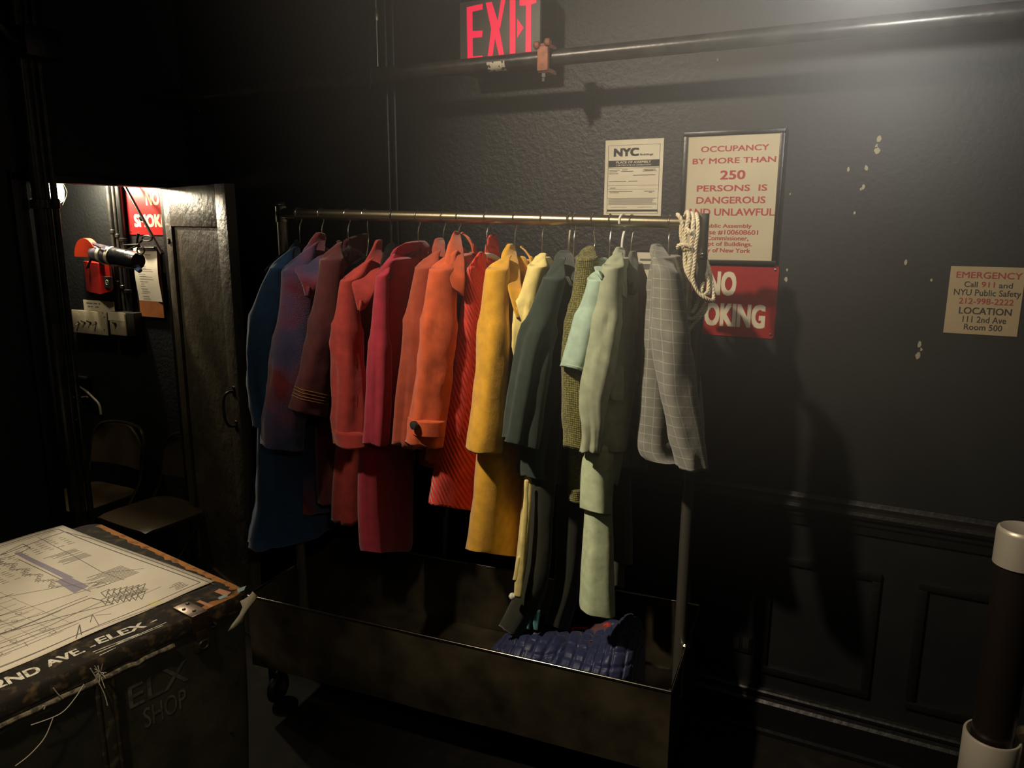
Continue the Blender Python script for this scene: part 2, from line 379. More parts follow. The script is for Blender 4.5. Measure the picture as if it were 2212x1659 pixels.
# 3 no-smoking signs
def nosmoke(root, X0, X1, Z0, Z1, ml, mb, t1=(.335, .615, .56, .90), t2=(.10, .905, .13, .46)):
    bm = bmesh.new()
    fl = lambda u, v, o=0: V((X0+(X1-X0)*u, 2.6965-o, Z0+(Z1-Z0)*v))
    n = 6; r = .012; vs = []
    for cx, cz, a0 in ((X1-r, Z1-r, 0), (X0+r, Z1-r, 90), (X0+r, Z0+r, 180), (X1-r, Z0+r, 270)):
        for k in range(n+1):
            a = math.radians(a0+90*k/n); vs.append((cx+r*math.cos(a), cz+r*math.sin(a)))
    f1 = [bm.verts.new((x, 2.6965, z)) for x, z in vs]; f0 = [bm.verts.new((x, 2.7, z)) for x, z in vs]
    bm.faces.new(f1)
    for i in range(len(vs)): bm.faces.new((f1[i], f1[(i+1) % len(vs)], f0[(i+1) % len(vs)], f0[i]))
    obj('plate', bm, mb, root, smooth=False)
    bm = bmesh.new(); text(bm, 'NO', lambda u, v: fl(u, v, .0006), *t1, .05); obj('lettering', bm, ml, root, smooth=False)
    bm = bmesh.new(); text(bm, 'SMOKING', lambda u, v: fl(u, v, .0006), *t2, .05); obj('lettering', bm, ml, root, smooth=False)
    for u, v in ((.035, .94), (.965, .94), (.035, .06), (.965, .06)):
        bm = bmesh.new(); lathe(bm, [(.004, 0), (.004, .002), (.001, .003)], fl(u, v), V((0, -1, 0)), 10); obj('screw', bm, M_steel, root)
root = thing('no_smoking_sign', 'red no smoking sign half hidden behind the rope on the main wall', 'sign', V((-.541, 2.70, 1.467)))
nosmoke(root, -.718, -.366, 1.467, 1.713, M_sletter, M_sred)
root = thing('no_smoking_sign', 'red no smoking sign seen through the doorway above the clipboard', 'sign', V((-3.33, 2.70, 1.779)))
nosmoke(root, -3.552, -3.11, 1.779, 2.03, M_sletter, mat('bright_red_enamel', S(176, 30, 32), .35), (.33, .55, .575, .84), (.105, .83, .15, .405))
# 4 emergency notice
root, fn, (x0, x1, z0, z1) = panel('emergency_notice', 'square cream emergency telephone notice at the right end of the wall', 'notice', ((2054, 575), (2214, 578), (2207, 728), (2038, 718)), 2.70, .002, M_cream)
x1 = .322; x0 = .130
bm = bmesh.new(); box(bm, (x0, 2.697, z0), (x1, 2.701, z1)); obj('card', bm, mat('tan_card', S(168, 150, 116), .65, vary=(5, S(156, 138, 104), .3, .7)), root, smooth=False)
def lines(rows, m, name='lettering'):
    for s, a, b, c, d, bo in rows:
        bm = bmesh.new()
        p = onY(a, (c+d)/2, 2.6965); q = onY(b, (c+d)/2, 2.6965); t_ = onY((a+b)/2, c, 2.6965); u_ = onY((a+b)/2, d, 2.6965)
        text(bm, s, lambda u, v: V((u, 2.6964, v)), p.x, q.x, u_.z, t_.z, bo); obj(name, bm, m, root, smooth=False)
lines([('EMERGENCY', 2066, 2209, 588, 602, .012), ('212-998-2222', 2071, 2190, 645, 658, .008), ('911', 2120, 2149, 609, 621, .008)], M_redink)
lines([('Call', 2083, 2112, 608, 620, .008), ('and', 2158, 2188, 611, 623, .008), ('NYU Public Safety', 2060, 2206, 626, 644, .008), ('LOCATION', 2071, 2186, 665, 680, .018), ('111 2nd Ave', 2079, 2174, 684, 698, .008), ('Room 500', 2082, 2165, 701, 714, .01)], M_ink)
# 5 sheet hanging behind the coats
a = onY(1378, 545); b = onY(1420, 640)
bm = bmesh.new(); box(bm, (a.x-.02, 2.697, b.z-.02), (b.x+.03, 2.701, a.z))
root = thing('notice_sheet', 'plain cream sheet on the wall between the sage shirts and the grey jacket', 'notice', V(((a.x+b.x)/2, 2.7, b.z)))
obj('paper', bm, M_cream, root, smooth=False)
bm = bmesh.new(); quad(bm, ((a.x+.01, 2.6965, a.z-.03), (a.x+.06, 2.6965, a.z-.03), (a.x+.06, 2.6965, a.z-.022), (a.x+.01, 2.6965, a.z-.022))); quad(bm, ((a.x+.02, 2.6965, a.z-.06), (a.x+.05, 2.6965, a.z-.06), (a.x+.05, 2.6965, a.z-.04), (a.x+.02, 2.6965, a.z-.04))); obj('print', bm, M_greyink, root, smooth=False)
# chips in the wall paint
rr = random.Random(11); bm = bmesh.new()
for px, py, s in ((1865, 404, 7), (1872, 364, 8), (1833, 366, 6), (1898, 300, 9), (1895, 325, 10), (1893, 316, 6), (1707, 419, 3), (1986, 745, 9), (1984, 768, 10), (1990, 755, 5), (1957, 567, 7), (1700, 583, 5), (1698, 604, 7), (1550, 129, 4), (1846, 460, 4), (2012, 605, 4), (430, 238, 5), (1860, 408, 4), (1528, 1470, 9)):
    c = onY(px, py); k = s/620.
    vs = [bm.verts.new((c.x+k*(.5+.5*rr.random())*math.cos(a_*1.05)*.6, 2.6992, c.z+k*(.5+.5*rr.random())*math.sin(a_*1.05))) for a_ in range(6)]
    bm.faces.new(vs)
o = obj('trim_4', bm, M_chip, smooth=False); o['kind'] = 'structure'
# ------------------------------------------------------------------ exit sign
YF = 2.565
fe, (ex0, ex1, ez0, ez1) = wallmap((992, 4), (1168, -4), (1168, 150), (992, 150), YF)
root = thing('exit_sign', 'lit red EXIT sign in a grey box above the pipe', 'sign', V(((ex0+ex1)/2, 2.7, ez0)))
ez1 = ez0+.24
M_exitbox = mat('exit_box_grey', S(96, 92, 84), .5)
bm = bmesh.new(); box(bm, (ex0, YF+.004, ez0), (ex1, 2.70, ez1), bev=.004); obj('housing', bm, M_black, root, sharp=30)
bm = bmesh.new(); box(bm, (ex0+.003, YF, ez0+.003), (ex1-.003, YF+.006, ez1-.003), bev=.001); obj('face_plate', bm, M_exitbox, root, sharp=30)
M_exit = mat('lit_red_plastic', S(120, 10, 30), .4, emit=S(240, 10, 66), estr=1.0)
def poly(bm, pts, y=YF-.0015, d=.004):
    """extruded outline given in photo pixels on the sign face"""
    P = [onY(p[0], p[1], y) for p in pts]
    a = [bm.verts.new(p) for p in P]; b = [bm.verts.new(p+V((0, d, 0))) for p in P]
    bm.faces.new(a)
    for i in range(len(P)): bm.faces.new((a[i], a[(i+1) % len(P)], b[(i+1) % len(P)], b[i]))
for L in ([[(1008, 16), (1020, 13), (1021, 134), (1010, 136)], [(1020, 13), (1042, 8), (1042, 20), (1020, 25)], [(1020, 67), (1042, 66), (1041, 80), (1020, 82)], [(1020, 122), (1042, 120), (1042, 134), (1021, 134)]],
          [[(1049, 6), (1062, 4), (1075, 46), (1091, 131), (1081, 134), (1069, 82), (1062, 133), (1052, 134), (1061, 62)], [(1075, 46), (1082, 0), (1092, -3), (1080, 60), (1075, 66)]],
          [[(1101, -4), (1113, -6), (1113, 128), (1101, 130)]],
          [[(1122, -6), (1160, -10), (1158, 6), (1147, 10), (1147, 124), (1135, 126), (1136, 12), (1122, 12)]],
          [[(1117, 40), (1131, 60), (1117, 82)]]):
    bm = bmesh.new()
    for p in L: poly(bm, p)
    obj('letter' if len(L[0]) > 3 else 'arrow', bm, M_exit, root, smooth=False)
# ------------------------------------------------------------------ overhead pipe, hangers, clamp
PA = V((-2.95, 2.47, 2.378)); PB = V((3.0, 2.47, 2.384))
bm = bmesh.new(); tube(bm, [PA, PA.lerp(PB, .25), PA.lerp(PB, .5), PB], .0255, 24)
tag(obj('overhead_pipe', bm, M_pipe), 'thick horizontal steel pipe running across the wall under the exit sign', 'pipe')
def pz(x): return PA.z+(PB.z-PA.z)*(x-PA.x)/(PB.x-PA.x)
c = onY(1183, 130, 2.47); cx = c.x
root = thing('pipe_clamp', 'rusty orange beam clamp gripping the pipe right of the exit sign', 'clamp', V((cx, 2.47, pz(cx))))
M_rust = mat('rusty_clamp', S(150, 92, 66), .6, .3, vary=(40, S(110, 70, 54), .4, .65))
z = pz(cx); bm = bmesh.new()
box(bm, (cx-.018, 2.425, z-.045), (cx+.02, 2.44, z+.03), bev=.003); box(bm, (cx-.018, 2.435, z-.05), (cx+.02, 2.50, z-.036), bev=.003); box(bm, (cx-.018, 2.43, z+.026), (cx+.02, 2.50, z+.04), bev=.003); obj('jaw', bm, M_rust, root, sharp=30)
bm = bmesh.new(); lathe(bm, [(.006, -.075), (.006, 0)], V((cx-.006, 2.45, z)), n=10); lathe(bm, [(.011, -.062), (.011, -.05)], V((cx-.006, 2.45, z)), n=6); obj('bolt', bm, M_steel, root)
bm = bmesh.new()
for dx, dz in ((-.02, .034), (.018, .04)): lathe(bm, [(.004, -.012), (.013, -.006), (.013, .006), (.004, .012)], V((cx+dx, 2.428, z+dz)), V((1, .3, 0)), 12)
obj('wing_nut', bm, M_rust, root)
c = onY(1069, 152, 2.44); z = pz(c.x); bm = bmesh.new()
w = .034; rows = []
for i in range(9):
    a = math.radians(-75+i*11.5-15); rows.append([bm.verts.new((c.x-w+2*w*j/6, 2.47-.0265*math.cos(a)-.0004, z+.0265*math.sin(a))) for j in range(7)])
for a, b in zip(rows, rows[1:]):
    for j in range(6): bm.faces.new((a[j], a[j+1], b[j+1], b[j]))
tag(obj('tape_label', bm, mat('scuffed_white_tape', S(190, 182, 160), .7, vary=(70, S(40, 38, 34), .52, .58))), 'scuffed white tape label wrapped on the pipe below the exit sign', 'label')
# hanger rod with strap
p1 = onY(818, 0, 2.47); p2 = onY(812, 165, 2.47); hx = p2.x-.004
root = thing('pipe_hanger', 'thin steel drop rod with strap holding the left end of the pipe', 'hanger', V((hx, 2.47, pz(hx))))
bm = bmesh.new(); tube(bm, [V((hx+.012, 2.47, 4.2)), V((hx+.012, 2.47, pz(hx)+.03))], .006, 10); obj('rod', bm, M_steel, root)
bm = bmesh.new()
tube(bm, [V((hx-.002+.004*math.sin(a*6.2832/16), 2.47-.0285*math.cos(a*6.2832/16), pz(hx)+.0285*math.sin(a*6.2832/16))) for a in range(16)], .004, 8, closed=True)
box(bm, (hx-.012, 2.436, pz(hx)-.05), (hx+.004, 2.440, pz(hx)+.04), bev=.001); obj('strap', bm, M_steel, root)
bm = bmesh.new(); q = onY(818, 32, 2.47); lathe(bm, [(.011, -.02), (.013, -.012), (.013, .012), (.011, .02)], V((hx+.012, 2.47, q.z))); 
tube(bm, [V((hx+.012, 2.47, q.z)), onY(735, 2, 2.47), onY(700, -14, 2.47)], .004, 8); obj('coupling', bm, M_steel, root)
for i, px in enumerate((836, 852)):
    x = onY(px, 100).x; bm = bmesh.new(); tube(bm, [V((x, 2.688, 1.0)), V((x, 2.688, 4.2))], .009, 10)
    tag(obj('wall_conduit', bm, M_black), ('thin black conduit on the wall just left of the exit sign', 'thin black conduit on the wall behind the pipe hanger rod')[1-i], 'conduit', None)
# ------------------------------------------------------------------ clothes truck (rail, posts, metal basket, casters)
RL = onQ(618, 461, 0); RR = onQ(1512, 482, 0)
rack = thing('clothes_rack', 'wheeled chrome clothes rail standing in a long dark metal basket, hung with coats', 'clothes rack', V(((FL.x+FR.x)/2, (FL.y+FR.y)/2+.29, 0)))
M_bin = mat('dark_galvanised_sheet', S(84, 76, 58), .4, .45, bump=[(7, .22, .02), (60, .08, .003)], vary=(7, S(44, 40, 32), .35, .7))
M_post = mat('scratched_chrome', S(150, 146, 134), .34, .85, bump=[(90, .1, .002)])
M_rail = mat('brushed_brass_rail', S(168, 156, 128), .3, .95, bump=[(120, .06, .002)])
BB = .185      # basket underside height
def rk(s, q, z): return FL+es*s+eq*(q)+ez*(z-RIM)          # s from left end, q from front rim
bm = bmesh.new(); tube(bm, [RL-es*.012, RL.lerp(RR, .5), RR+es*.0], .0185, 28); obj('rail', bm, M_rail, rack)
PLb = rk(.03, RDEP/2, RIM-.2); PRb = rk(RLEN-.025, RDEP/2, RIM-.2)
topR = onQ(1519, 461, -.003)
for nm, b_, t_ in (('post', PLb, RL+ez*.028-es*.02), ('post', PRb, V((topR.x, topR.y, topR.z)))):
    bm = bmesh.new(); tube(bm, [b_, b_.lerp(t_, .5), t_], .019, 24); obj(nm, bm, M_post, rack)
bm = bmesh.new(); lathe(bm, [(.012, 0), (.0225, .004), (.0225, .06), (.0195, .064)], RL+ez*-.035-es*.02); 
tube(bm, [RL-es*.03, RL+es*.05], .0225, 20); lathe(bm, [(.017, 0), (.021, .006), (.017, .014), (.006, .018)], RL+ez*.028-es*.02); obj('corner_fitting', bm, M_chrome, rack)
jt = onQ(1503, 556, 0); bm = bmesh.new()
for k in (0, .05): lathe(bm, [(.0195, -.006), (.0208, -.002), (.0208, .002), (.0195, .006)], PRb.lerp(topR, (jt.z-PRb.z)/(topR.z-PRb.z)+k*.1), (topR-PRb), 24)
obj('collar', bm, M_chrome, rack)
# basket: sheet walls with a little bulge, floor
def sheet(nm, P0, P1, n_out, zt=RIM, zb=BB, nx=18, nz=6, bulge=.012):
    bm = bmesh.new(); g = []
    for side in (0, 1):
        rows = []
        for j in range(nz+1):
            v = j/nz; row = []
            for i in range(nx+1):
                u = i/nx; p = P0.lerp(P1, u); z = zb+(zt-zb)*v
                b_ = bulge*math.sin(math.pi*v)*math.sin(math.pi*u)+.004*noise.noise(V((u*5, v*2, P0.x)))*math.sin(math.pi*u)
                row.append(bm.verts.new(V((p.x, p.y, z))+n_out*(b_-.004*side)))
            rows.append(row)
        g.append(rows)
    for rows in g:
        for a, b in zip(rows, rows[1:]):
            for i in range(nx): bm.faces.new((a[i], a[i+1], b[i+1], b[i]))
    for a, b in ((g[0][-1], g[1][-1]), (g[0][0], g[1][0])):
        for i in range(nx): bm.faces.new((a[i], a[i+1], b[i+1], b[i]))
    for k in (0, -1):
        for j in range(nz): bm.faces.new((g[0][j][k], g[0][j+1][k], g[1][j+1][k], g[1][j][k]))
    return obj(nm, bm, M_bin, rack)
sheet('basket_front', rk(0, 0, 0), rk(RLEN, 0, 0), -eq); sheet('basket_back', rk(0, RDEP, 0), rk(RLEN, RDEP, 0), eq)
sheet('basket_end', rk(0, 0, 0), rk(0, RDEP, 0), -es, nx=8); sheet('basket_end', rk(RLEN, 0, 0), rk(RLEN, RDEP, 0), es, nx=8, bulge=-.012)
bm = bmesh.new()
MR = Matrix((es, eq, ez)).transposed().to_4x4(); MR.translation = V((FL.x, FL.y, 0))
box(bm, (.004, .004, BB), (RLEN-.004, RDEP-.004, BB+.008), MR); obj('basket_floor', bm, M_bin, rack, smooth=False)
bm = bmesh.new()
cs = [rk(.0, 0, RIM), rk(RLEN, 0, RIM), rk(RLEN, RDEP, RIM), rk(0, RDEP, RIM)]
for i in range(4): tube(bm, [cs[i], cs[(i+1) % 4]], .0048, 12)
obj('rim_bead', bm, mat('polished_rim', S(205, 198, 182), .16, 1), rack)
for (s, q) in ((.055, .07), (RLEN-.055, .07), (.055, RDEP-.07), (RLEN-.055, RDEP-.07)):
    bm = bmesh.new(); c = rk(s, q, .058)
    lathe(bm, [(.02, -.016), (.05, -.014), (.058, -.006), (.058, .006), (.05, .014), (.02, .016)], c, es, 24); w_ = obj('caster', bm, M_black, rack)
    bm = bmesh.new()
    for sg in (-1, 1): box(bm, (s-.002+sg*.022-.002, q-.02, .05), (s-.002+sg*.022+.002, q+.02, .165), MR, .001)
    box(bm, (s-.03, q-.03, .163), (s+.03, q+.03, .186), MR, .002); obj('fork', bm, M_chrome, w_)
bm = bmesh.new(); lathe(bm, [(.012, -.01), (.016, -.004), (.016, .004), (.01, .01)], rk(RLEN-.006, RDEP/2, RIM-.005)); obj('rim_bolt', bm, M_chrome, rack); bm = bmesh.new(); lathe(bm, [(.006, -.006), (.008, 0), (.005, .006)], rk(RLEN-.004, .006, RIM-.002), n=10); obj('rim_bolt', bm, M_chrome, rack)
# ------------------------------------------------------------------ hangers
M_wire = mat('hanger_wire', S(200, 194, 180), .25, 1)
M_clear = mat('clear_plastic', S(215, 215, 210), .08, trans=.9, spec=.6)
M_blackpl = mat('black_plastic', S(26, 26, 27), .35)
M_wood = mat('hanger_wood', S(176, 110, 66), .45, vary=(18, S(140, 82, 48), .4, .6))
M_whitepl = mat('white_plastic', S(226, 222, 208), .35)
M_paperh = mat('printed_hanger_paper', S(196, 140, 110), .7)
def railpt(px): 
    t = (px-618)/(1512-618); p = onQ(px, 461+21*t, 0); s = (p-RL).dot(es)
    u = s/((RR-RL).dot(es)); return RL.lerp(RR, u)
def hanger(px, label, m_hook, m_arm, drop=.12, twist=0, half=.2, armr=.008, lean=0, style='bar', flat=1.0):
    c = railpt(px); up_ = ez; side = (eq*math.cos(twist)+es*math.sin(twist)); nrm = side.cross(up_)
    root = thing('hanger', label, 'hanger', c-ez*drop, 'hangers along the clothes rail')
    R = .0185+.0022
    pts = [c+side*(R*math.cos(math.radians(200-k*20)))+ez*(R*math.sin(math.radians(200-k*20))) for k in range(13)]
    low = c-ez*(drop*.55)+side*lean
    pts = pts+[c+side*R*.7-ez*R*1.2, c-ez*(drop*.35)+side*(lean*.5+.004), low, c-ez*drop]
    bm = bmesh.new(); tube(bm, smooth_path(pts, 3), .0021 if m_hook is M_wire else .0036, 8); obj('hook', bm, m_hook, root)
    bm = bmesh.new(); b = c-ez*drop
    prof = [b+side*(-half)-ez*.085, b+side*(-half*.75)-ez*.055, b+side*(-half*.35)-ez*.018, b-ez*.002, b+side*(half*.35)-ez*.018, b+side*(half*.75)-ez*.055, b+side*half-ez*.085]
    P = smooth_path(prof, 4); tube(bm, P, [armr*(.7+.5*math.sin(math.pi*i/(len(P)-1))) for i in range(len(P))], 10)
    if style == 'wire':
        tube(bm, [prof[0], b-ez*.1, prof[-1]], armr, 8)
    elif style in ('bar', 'wood'): tube(bm, [prof[0]+side*.04+ez*.01, prof[-1]-side*.04+ez*.01], .005, 8)
    if style == 'clear': 
        for sg in (-1, 1): lathe(bm, [(.006, -.012), (.011, 0), (.006, .012)], b+side*(.03*sg)-ez*.02, side, 12)
    obj('shoulders', bm, m_arm, root)
    if style == 'clear':
        bm = bmesh.new(); lathe(bm, [(.006, .012), (.011, .008), (.012, -.035), (.006, -.045)], b, n=14); obj('neck_sleeve', bm, m_arm, root)
    return root
hanger(645, 'hanger of the dark blue coat at the left end of the rail', M_wire, M_blackpl, .115)
hanger(693, 'clear hanger of the mottled purple coat', M_wire, M_clear, .125, style='clear')
hanger(750, 'clear hanger under the maroon coat with stitched cuff', M_wire, M_clear, .12, style='clear')
hanger(788, 'wire hook hanger just left of the big red collar', M_wire, M_blackpl, .15, lean=.02)
hanger(845, 'black plastic hanger showing inside the open red collar', M_blackpl, M_blackpl, .105, twist=-.35, armr=.014)
hanger(902, 'clear hanger standing out of the crimson coat collar', M_wire, M_clear, .115, style='clear')
hanger(957, 'clear hanger in the rust brown coat', M_wire, M_clear, .12, style='clear')
hanger(990, 'hanger in the orange coat with the buttoned cuff', M_wire, M_wood, .105)
hanger(1051, 'white hanger poking through the armhole of the red ribbed vest', M_wire, M_whitepl, .12, twist=.12, half=.21)
hanger(1112, 'black hanger in the yellow coat', M_wire, M_blackpl, .13, armr=.013)
hanger(1171, 'paper covered wire hanger in the pale yellow blouse', M_wire, M_paperh, .13, style='wire', armr=.005)
hanger(1229, 'brass coloured hook of the hanger holding the dark green leggings', M_rail, M_blackpl, .17)
hanger(1240, 'clear hanger in the dark green coat', M_wire, M_clear, .14, style='clear')
hanger(1280, 'hanger tilted into the olive tweed jacket', M_wire, M_blackpl, .13, lean=.03)
hanger(1318, 'clear clip hanger in the mint polo shirt', M_wire, M_clear, .15, style='clear')
hanger(1345, 'white plastic hanger in the sage green shirt', M_whitepl, M_whitepl, .135, twist=.3)
hanger(1365, 'clear hanger in the dark grey green shirt', M_wire, M_clear, .16, style='clear', twist=.2)
hanger(1446, 'wooden hanger in the grey windowpane jacket', M_wire, M_wood, .12, armr=.012, style='wood', half=.15)
# ------------------------------------------------------------------ garments
def garment(name, label, cat, px, q=0):
    p = railpt(px); return thing(name, label, cat, V((p.x, p.y, .9)), 'costumes hanging on the rail')
def links(m):
    nt = m.node_tree; return nt, nt.nodes['Principled BSDF']
def add_height(m, build, strength=.6, dist=.003):
    """extra bump from a UV based pattern"""
    nt, b = links(m); tc = nt.nodes.new('ShaderNodeTexCoord'); h = build(nt, tc)
    k = nt.nodes.new('ShaderNodeBump'); k.inputs['Strength'].default_value = strength; k.inputs['Distance'].default_value = dist
    nt.links.new(h, k.inputs['Height'])
    if b.inputs['Normal'].links: nt.links.new(b.inputs['Normal'].links[0].from_socket, k.inputs['Normal'])
    nt.links.new(k.outputs['Normal'], b.inputs['Normal'])
def wave(nt, tc, scale, rot, dist=0):
    mp = nt.nodes.new('ShaderNodeMapping'); mp.inputs['Rotation'].default_value = (0, 0, rot); nt.links.new(tc.outputs['UV'], mp.inputs['Vector'])
    w = nt.nodes.new('ShaderNodeTexWave'); w.inputs['Scale'].default_value = scale; w.inputs['Distortion'].default_value = dist; nt.links.new(mp.outputs[0], w.inputs['Vector']); return w.outputs['Fac']
def duomix(m, fac, c2):
    nt, b = links(m); mx = nt.nodes.new('ShaderNodeMix'); mx.data_type = 'RGBA'
    nt.links.new(fac, mx.inputs['Factor'])
    src = b.inputs['Base Color'].links
    if src: nt.links.new(src[0].from_socket, mx.inputs['A'])
    else: mx.inputs['A'].default_value = b.inputs['Base Color'].default_value
    mx.inputs['B'].default_value = c2; nt.links.new(mx.outputs['Result'], b.inputs['Base Color'])
F1 = dict(folds=(.006, 5, .4), wr=(.006, 9))
LIN = cloth('dark_lining', (38, 34, 34))
# 1 blue coat
m = cloth('blue_wool', (34, 66, 100))
g = garment('coat', 'long dark blue coat at the far left of the clothes rail', 'coat', 645)
loft('body', [(612, 566, 662, 548, .06), (598, 600, 676, 590, .10), (585, 680, 686, 660, .11), (572, 800, 694, 780, .11), (568, 920, 700, 890, .12), (562, 1000, 704, 970, .13), (557, 1090, 708, 1050, .14), (545, 1150, 712, 1100, .16), (537, 1184, 716, 1130, .17)], (-.19, .16), m, g, folds=(.01, 5, 1.1), wr=(.006, 8))
loft('sleeve', [(604, 556, 634, 560, .05), (578, 582, 638, 590, .08), (556, 618, 632, 628, .10), (541, 680, 618, 690, .11), (534, 760, 606, 772, .11), (537, 820, 604, 830, .10), (548, 880, 604, 888, .09), (556, 922, 606, 930, .085)], (-.245, -.15), m, g, head=(580, 578, 640, 532), folds=(.007, 3, 2.0), wr=(.008, 9))
loft('collar', [(638, 520, 646, 526, .02), (624, 540, 650, 552, .03), (612, 562, 650, 585, .03), (616, 590, 646, 620, .02)], (-.09, -.02), m, g, wr=(.003, 12))
# 2 mottled mohair coat
m = bpy.data.materials.new('mottled_mohair'); m.use_nodes = True; nt, b = links(m); b.inputs['Roughness'].default_value = .95; b.inputs['Sheen Weight'].default_value = .5; b.inputs['Specular IOR Level'].default_value = .2
tc = nt.nodes.new('ShaderNodeTexCoord'); n1 = nt.nodes.new('ShaderNodeTexNoise'); n1.inputs['Scale'].default_value = 4.6; n1.inputs['Detail'].default_value = 2.5
mp = nt.nodes.new('ShaderNodeMapping'); mp.inputs['Location'].default_value = (.35, .2, .17); nt.links.new(tc.outputs['Object'], mp.inputs[0]); nt.links.new(mp.outputs[0], n1.inputs['Vector'])
r = nt.nodes.new('ShaderNodeValToRGB'); e = r.color_ramp.elements; e[0].position = .34; e[0].color = S(44, 54, 92); e[1].position = .68; e[1].color = S(176, 62, 52)
for p, c in ((.44, (84, 74, 112)), (.5, (112, 72, 104)), (.57, (120, 40, 54))): x = e.new(p); x.color = S(*c)
nt.links.new(n1.outputs['Fac'], r.inputs[0]); nt.links.new(r.outputs[0], b.inputs['Base Color'])
n2 = nt.nodes.new('ShaderNodeTexNoise'); n2.inputs['Scale'].default_value = 260; k = nt.nodes.new('ShaderNodeBump'); k.inputs['Strength'].default_value = .9; k.inputs['Distance'].default_value = .003
nt.links.new(tc.outputs['Object'], n2.inputs['Vector']); nt.links.new(n2.outputs['Fac'], k.inputs['Height']); nt.links.new(k.outputs[0], b.inputs['Normal'])
g = garment('coat', 'fuzzy mohair coat mottled purple, blue and red with a shawl collar', 'coat', 693)
loft('body', [(640, 556, 718, 540, .06), (625, 610, 730, 590, .09), (615, 720, 745, 690, .10), (612, 860, 755, 830, .11), (632, 960, 760, 930, .12), (640, 1060, 762, 1040, .12), (642, 1108, 764, 1088, .12)], (-.05, .19), m, g, folds=(.008, 5, .3))
loft('sleeve', [(622, 560, 668, 566, .05), (606, 590, 680, 600, .09), (600, 650, 688, 660, .12), (588, 730, 680, 742, .12), (577, 820, 668, 832, .12), (566, 890, 656, 905, .12), (564, 935, 650, 950, .11), (567, 958, 648, 972, .11)], (-.255, -.16), m, g, head=(609, 584, 690, 520), folds=(.008, 3, .7), wr=(.01, 8))
loft('collar', [(686, 504, 700, 508, .03), (664, 530, 702, 536, .05), (646, 556, 700, 565, .05), (640, 585, 690, 600, .045), (655, 615, 682, 622, .03), (662, 640, 672, 645, .015)], (-.20, -.06), m, g, wr=(.005, 14))
# 3 maroon coat
m = cloth('maroon_wool', (84, 38, 40))
g = garment('coat', 'maroon coat with three lines of gold stitching at the cuff', 'coat', 750)
loft('body', [(716, 545, 774, 530, .05), (705, 600, 790, 590, .08), (690, 720, 800, 700, .09), (684, 860, 806, 840, .10), (686, 980, 810, 950, .11), (690, 1060, 812, 1030, .11), (694, 1090, 812, 1060, .11)], (-.05, .19), m, g, folds=(.009, 5, 2.2))
s3 = loft('sleeve', [(700, 528, 738, 532, .05), (692, 565, 746, 570, .09), (684, 620, 742, 632, .11), (672, 690, 734, 705, .12), (657, 760, 722, 775, .12), (644, 815, 712, 832, .12), (633, 855, 704, 872, .12), (625, 880, 700, 898, .12)], (-.265, -.17), m, g, head=(694, 560, 738, 522), folds=(.005, 3, .9), wr=(.006, 8))
loft('far_front', [(744, 520, 793, 505, .03), (740, 560, 794, 556, .05), (742, 600, 790, 600, .05), (752, 640, 780, 650, .03)], (-.02, .17), m, g, wr=(.004, 9))
loft('collar', [(728, 522, 736, 524, .012), (734, 545, 742, 548, .014), (740, 580, 748, 584, .014), (744, 605, 750, 608, .01)], (-.08, -.07), m, g, wr=(.002, 9))
M_gold = mat('gold_thread', S(176, 140, 76), .5)
def stitches(o, vs, m, parent, nm='stitching', r=.0011, off=.002):
    """thin threads that follow the sleeve's own surface at the given length fractions"""
    me = o.data; bm = bmesh.new(); n = 28; N = (len(me.vertices)) // n
    off0 = o.matrix_basis.translation
    for v in vs:
        i = int(v); c = sum((me.vertices[i*n+k].co for k in range(n)), V())/n
        pts = []
        for k in list(range(14, 28))+[0]:
            a = me.vertices[i*n+k].co; b_ = me.vertices[(i+1)*n+k].co; p = a.lerp(b_, v-i); d = (p-c); pts.append(p+d.normalized()*off)
        tube(bm, pts, r, 6)
    pr = o.parent.location if o.parent else V()
    bmesh.ops.translate(bm, verts=bm.verts, vec=pr)
    return obj(nm, bm, m, parent)
stitches(s3, (37.2, 38.0, 38.9, 39.7), M_gold, s3)
# 4 red coat with wide collar
m = cloth('red_wool', (156, 54, 48))
g = garment('coat', 'red coat with a wide pointed collar', 'coat', 788)
loft('body', [(770, 570, 838, 545, .05), (762, 620, 850, 600, .08), (752, 720, 856, 700, .09), (746, 840, 858, 820, .10), (734, 960, 860, 940, .11), (726, 1060, 862, 1040, .12), (724, 1130, 864, 1100, .13)], (-.06, .18), m, g, folds=(.010, 6, 1.4))
loft('sleeve', [(752, 590, 772, 594, .04), (738, 610, 776, 620, .07), (729, 650, 778, 664, .09), (724, 700, 778, 716, .10), (722, 770, 780, 786, .105), (723, 850, 785, 864, .105), (720, 915, 790, 925, .11), (727, 962, 790, 954, .11)], (-.265, -.18), m, g, head=(741, 604, 806, 556), folds=(.006, 4, 1.7), wr=(.008, 9))
loft('cuff', [(718, 928, 788, 930, .115), (727, 965, 791, 957, .12)], (-.268, -.18), m, g, wr=(.003, 9))
loft('collar', [(812, 522, 824, 521, .015), (796, 552, 824, 556, .03), (776, 585, 822, 590, .04), (762, 606, 812, 622, .04), (766, 640, 800, 648, .03), (775, 672, 786, 668, .008)], (-.20, -.09), m, g, wr=(.003, 14))
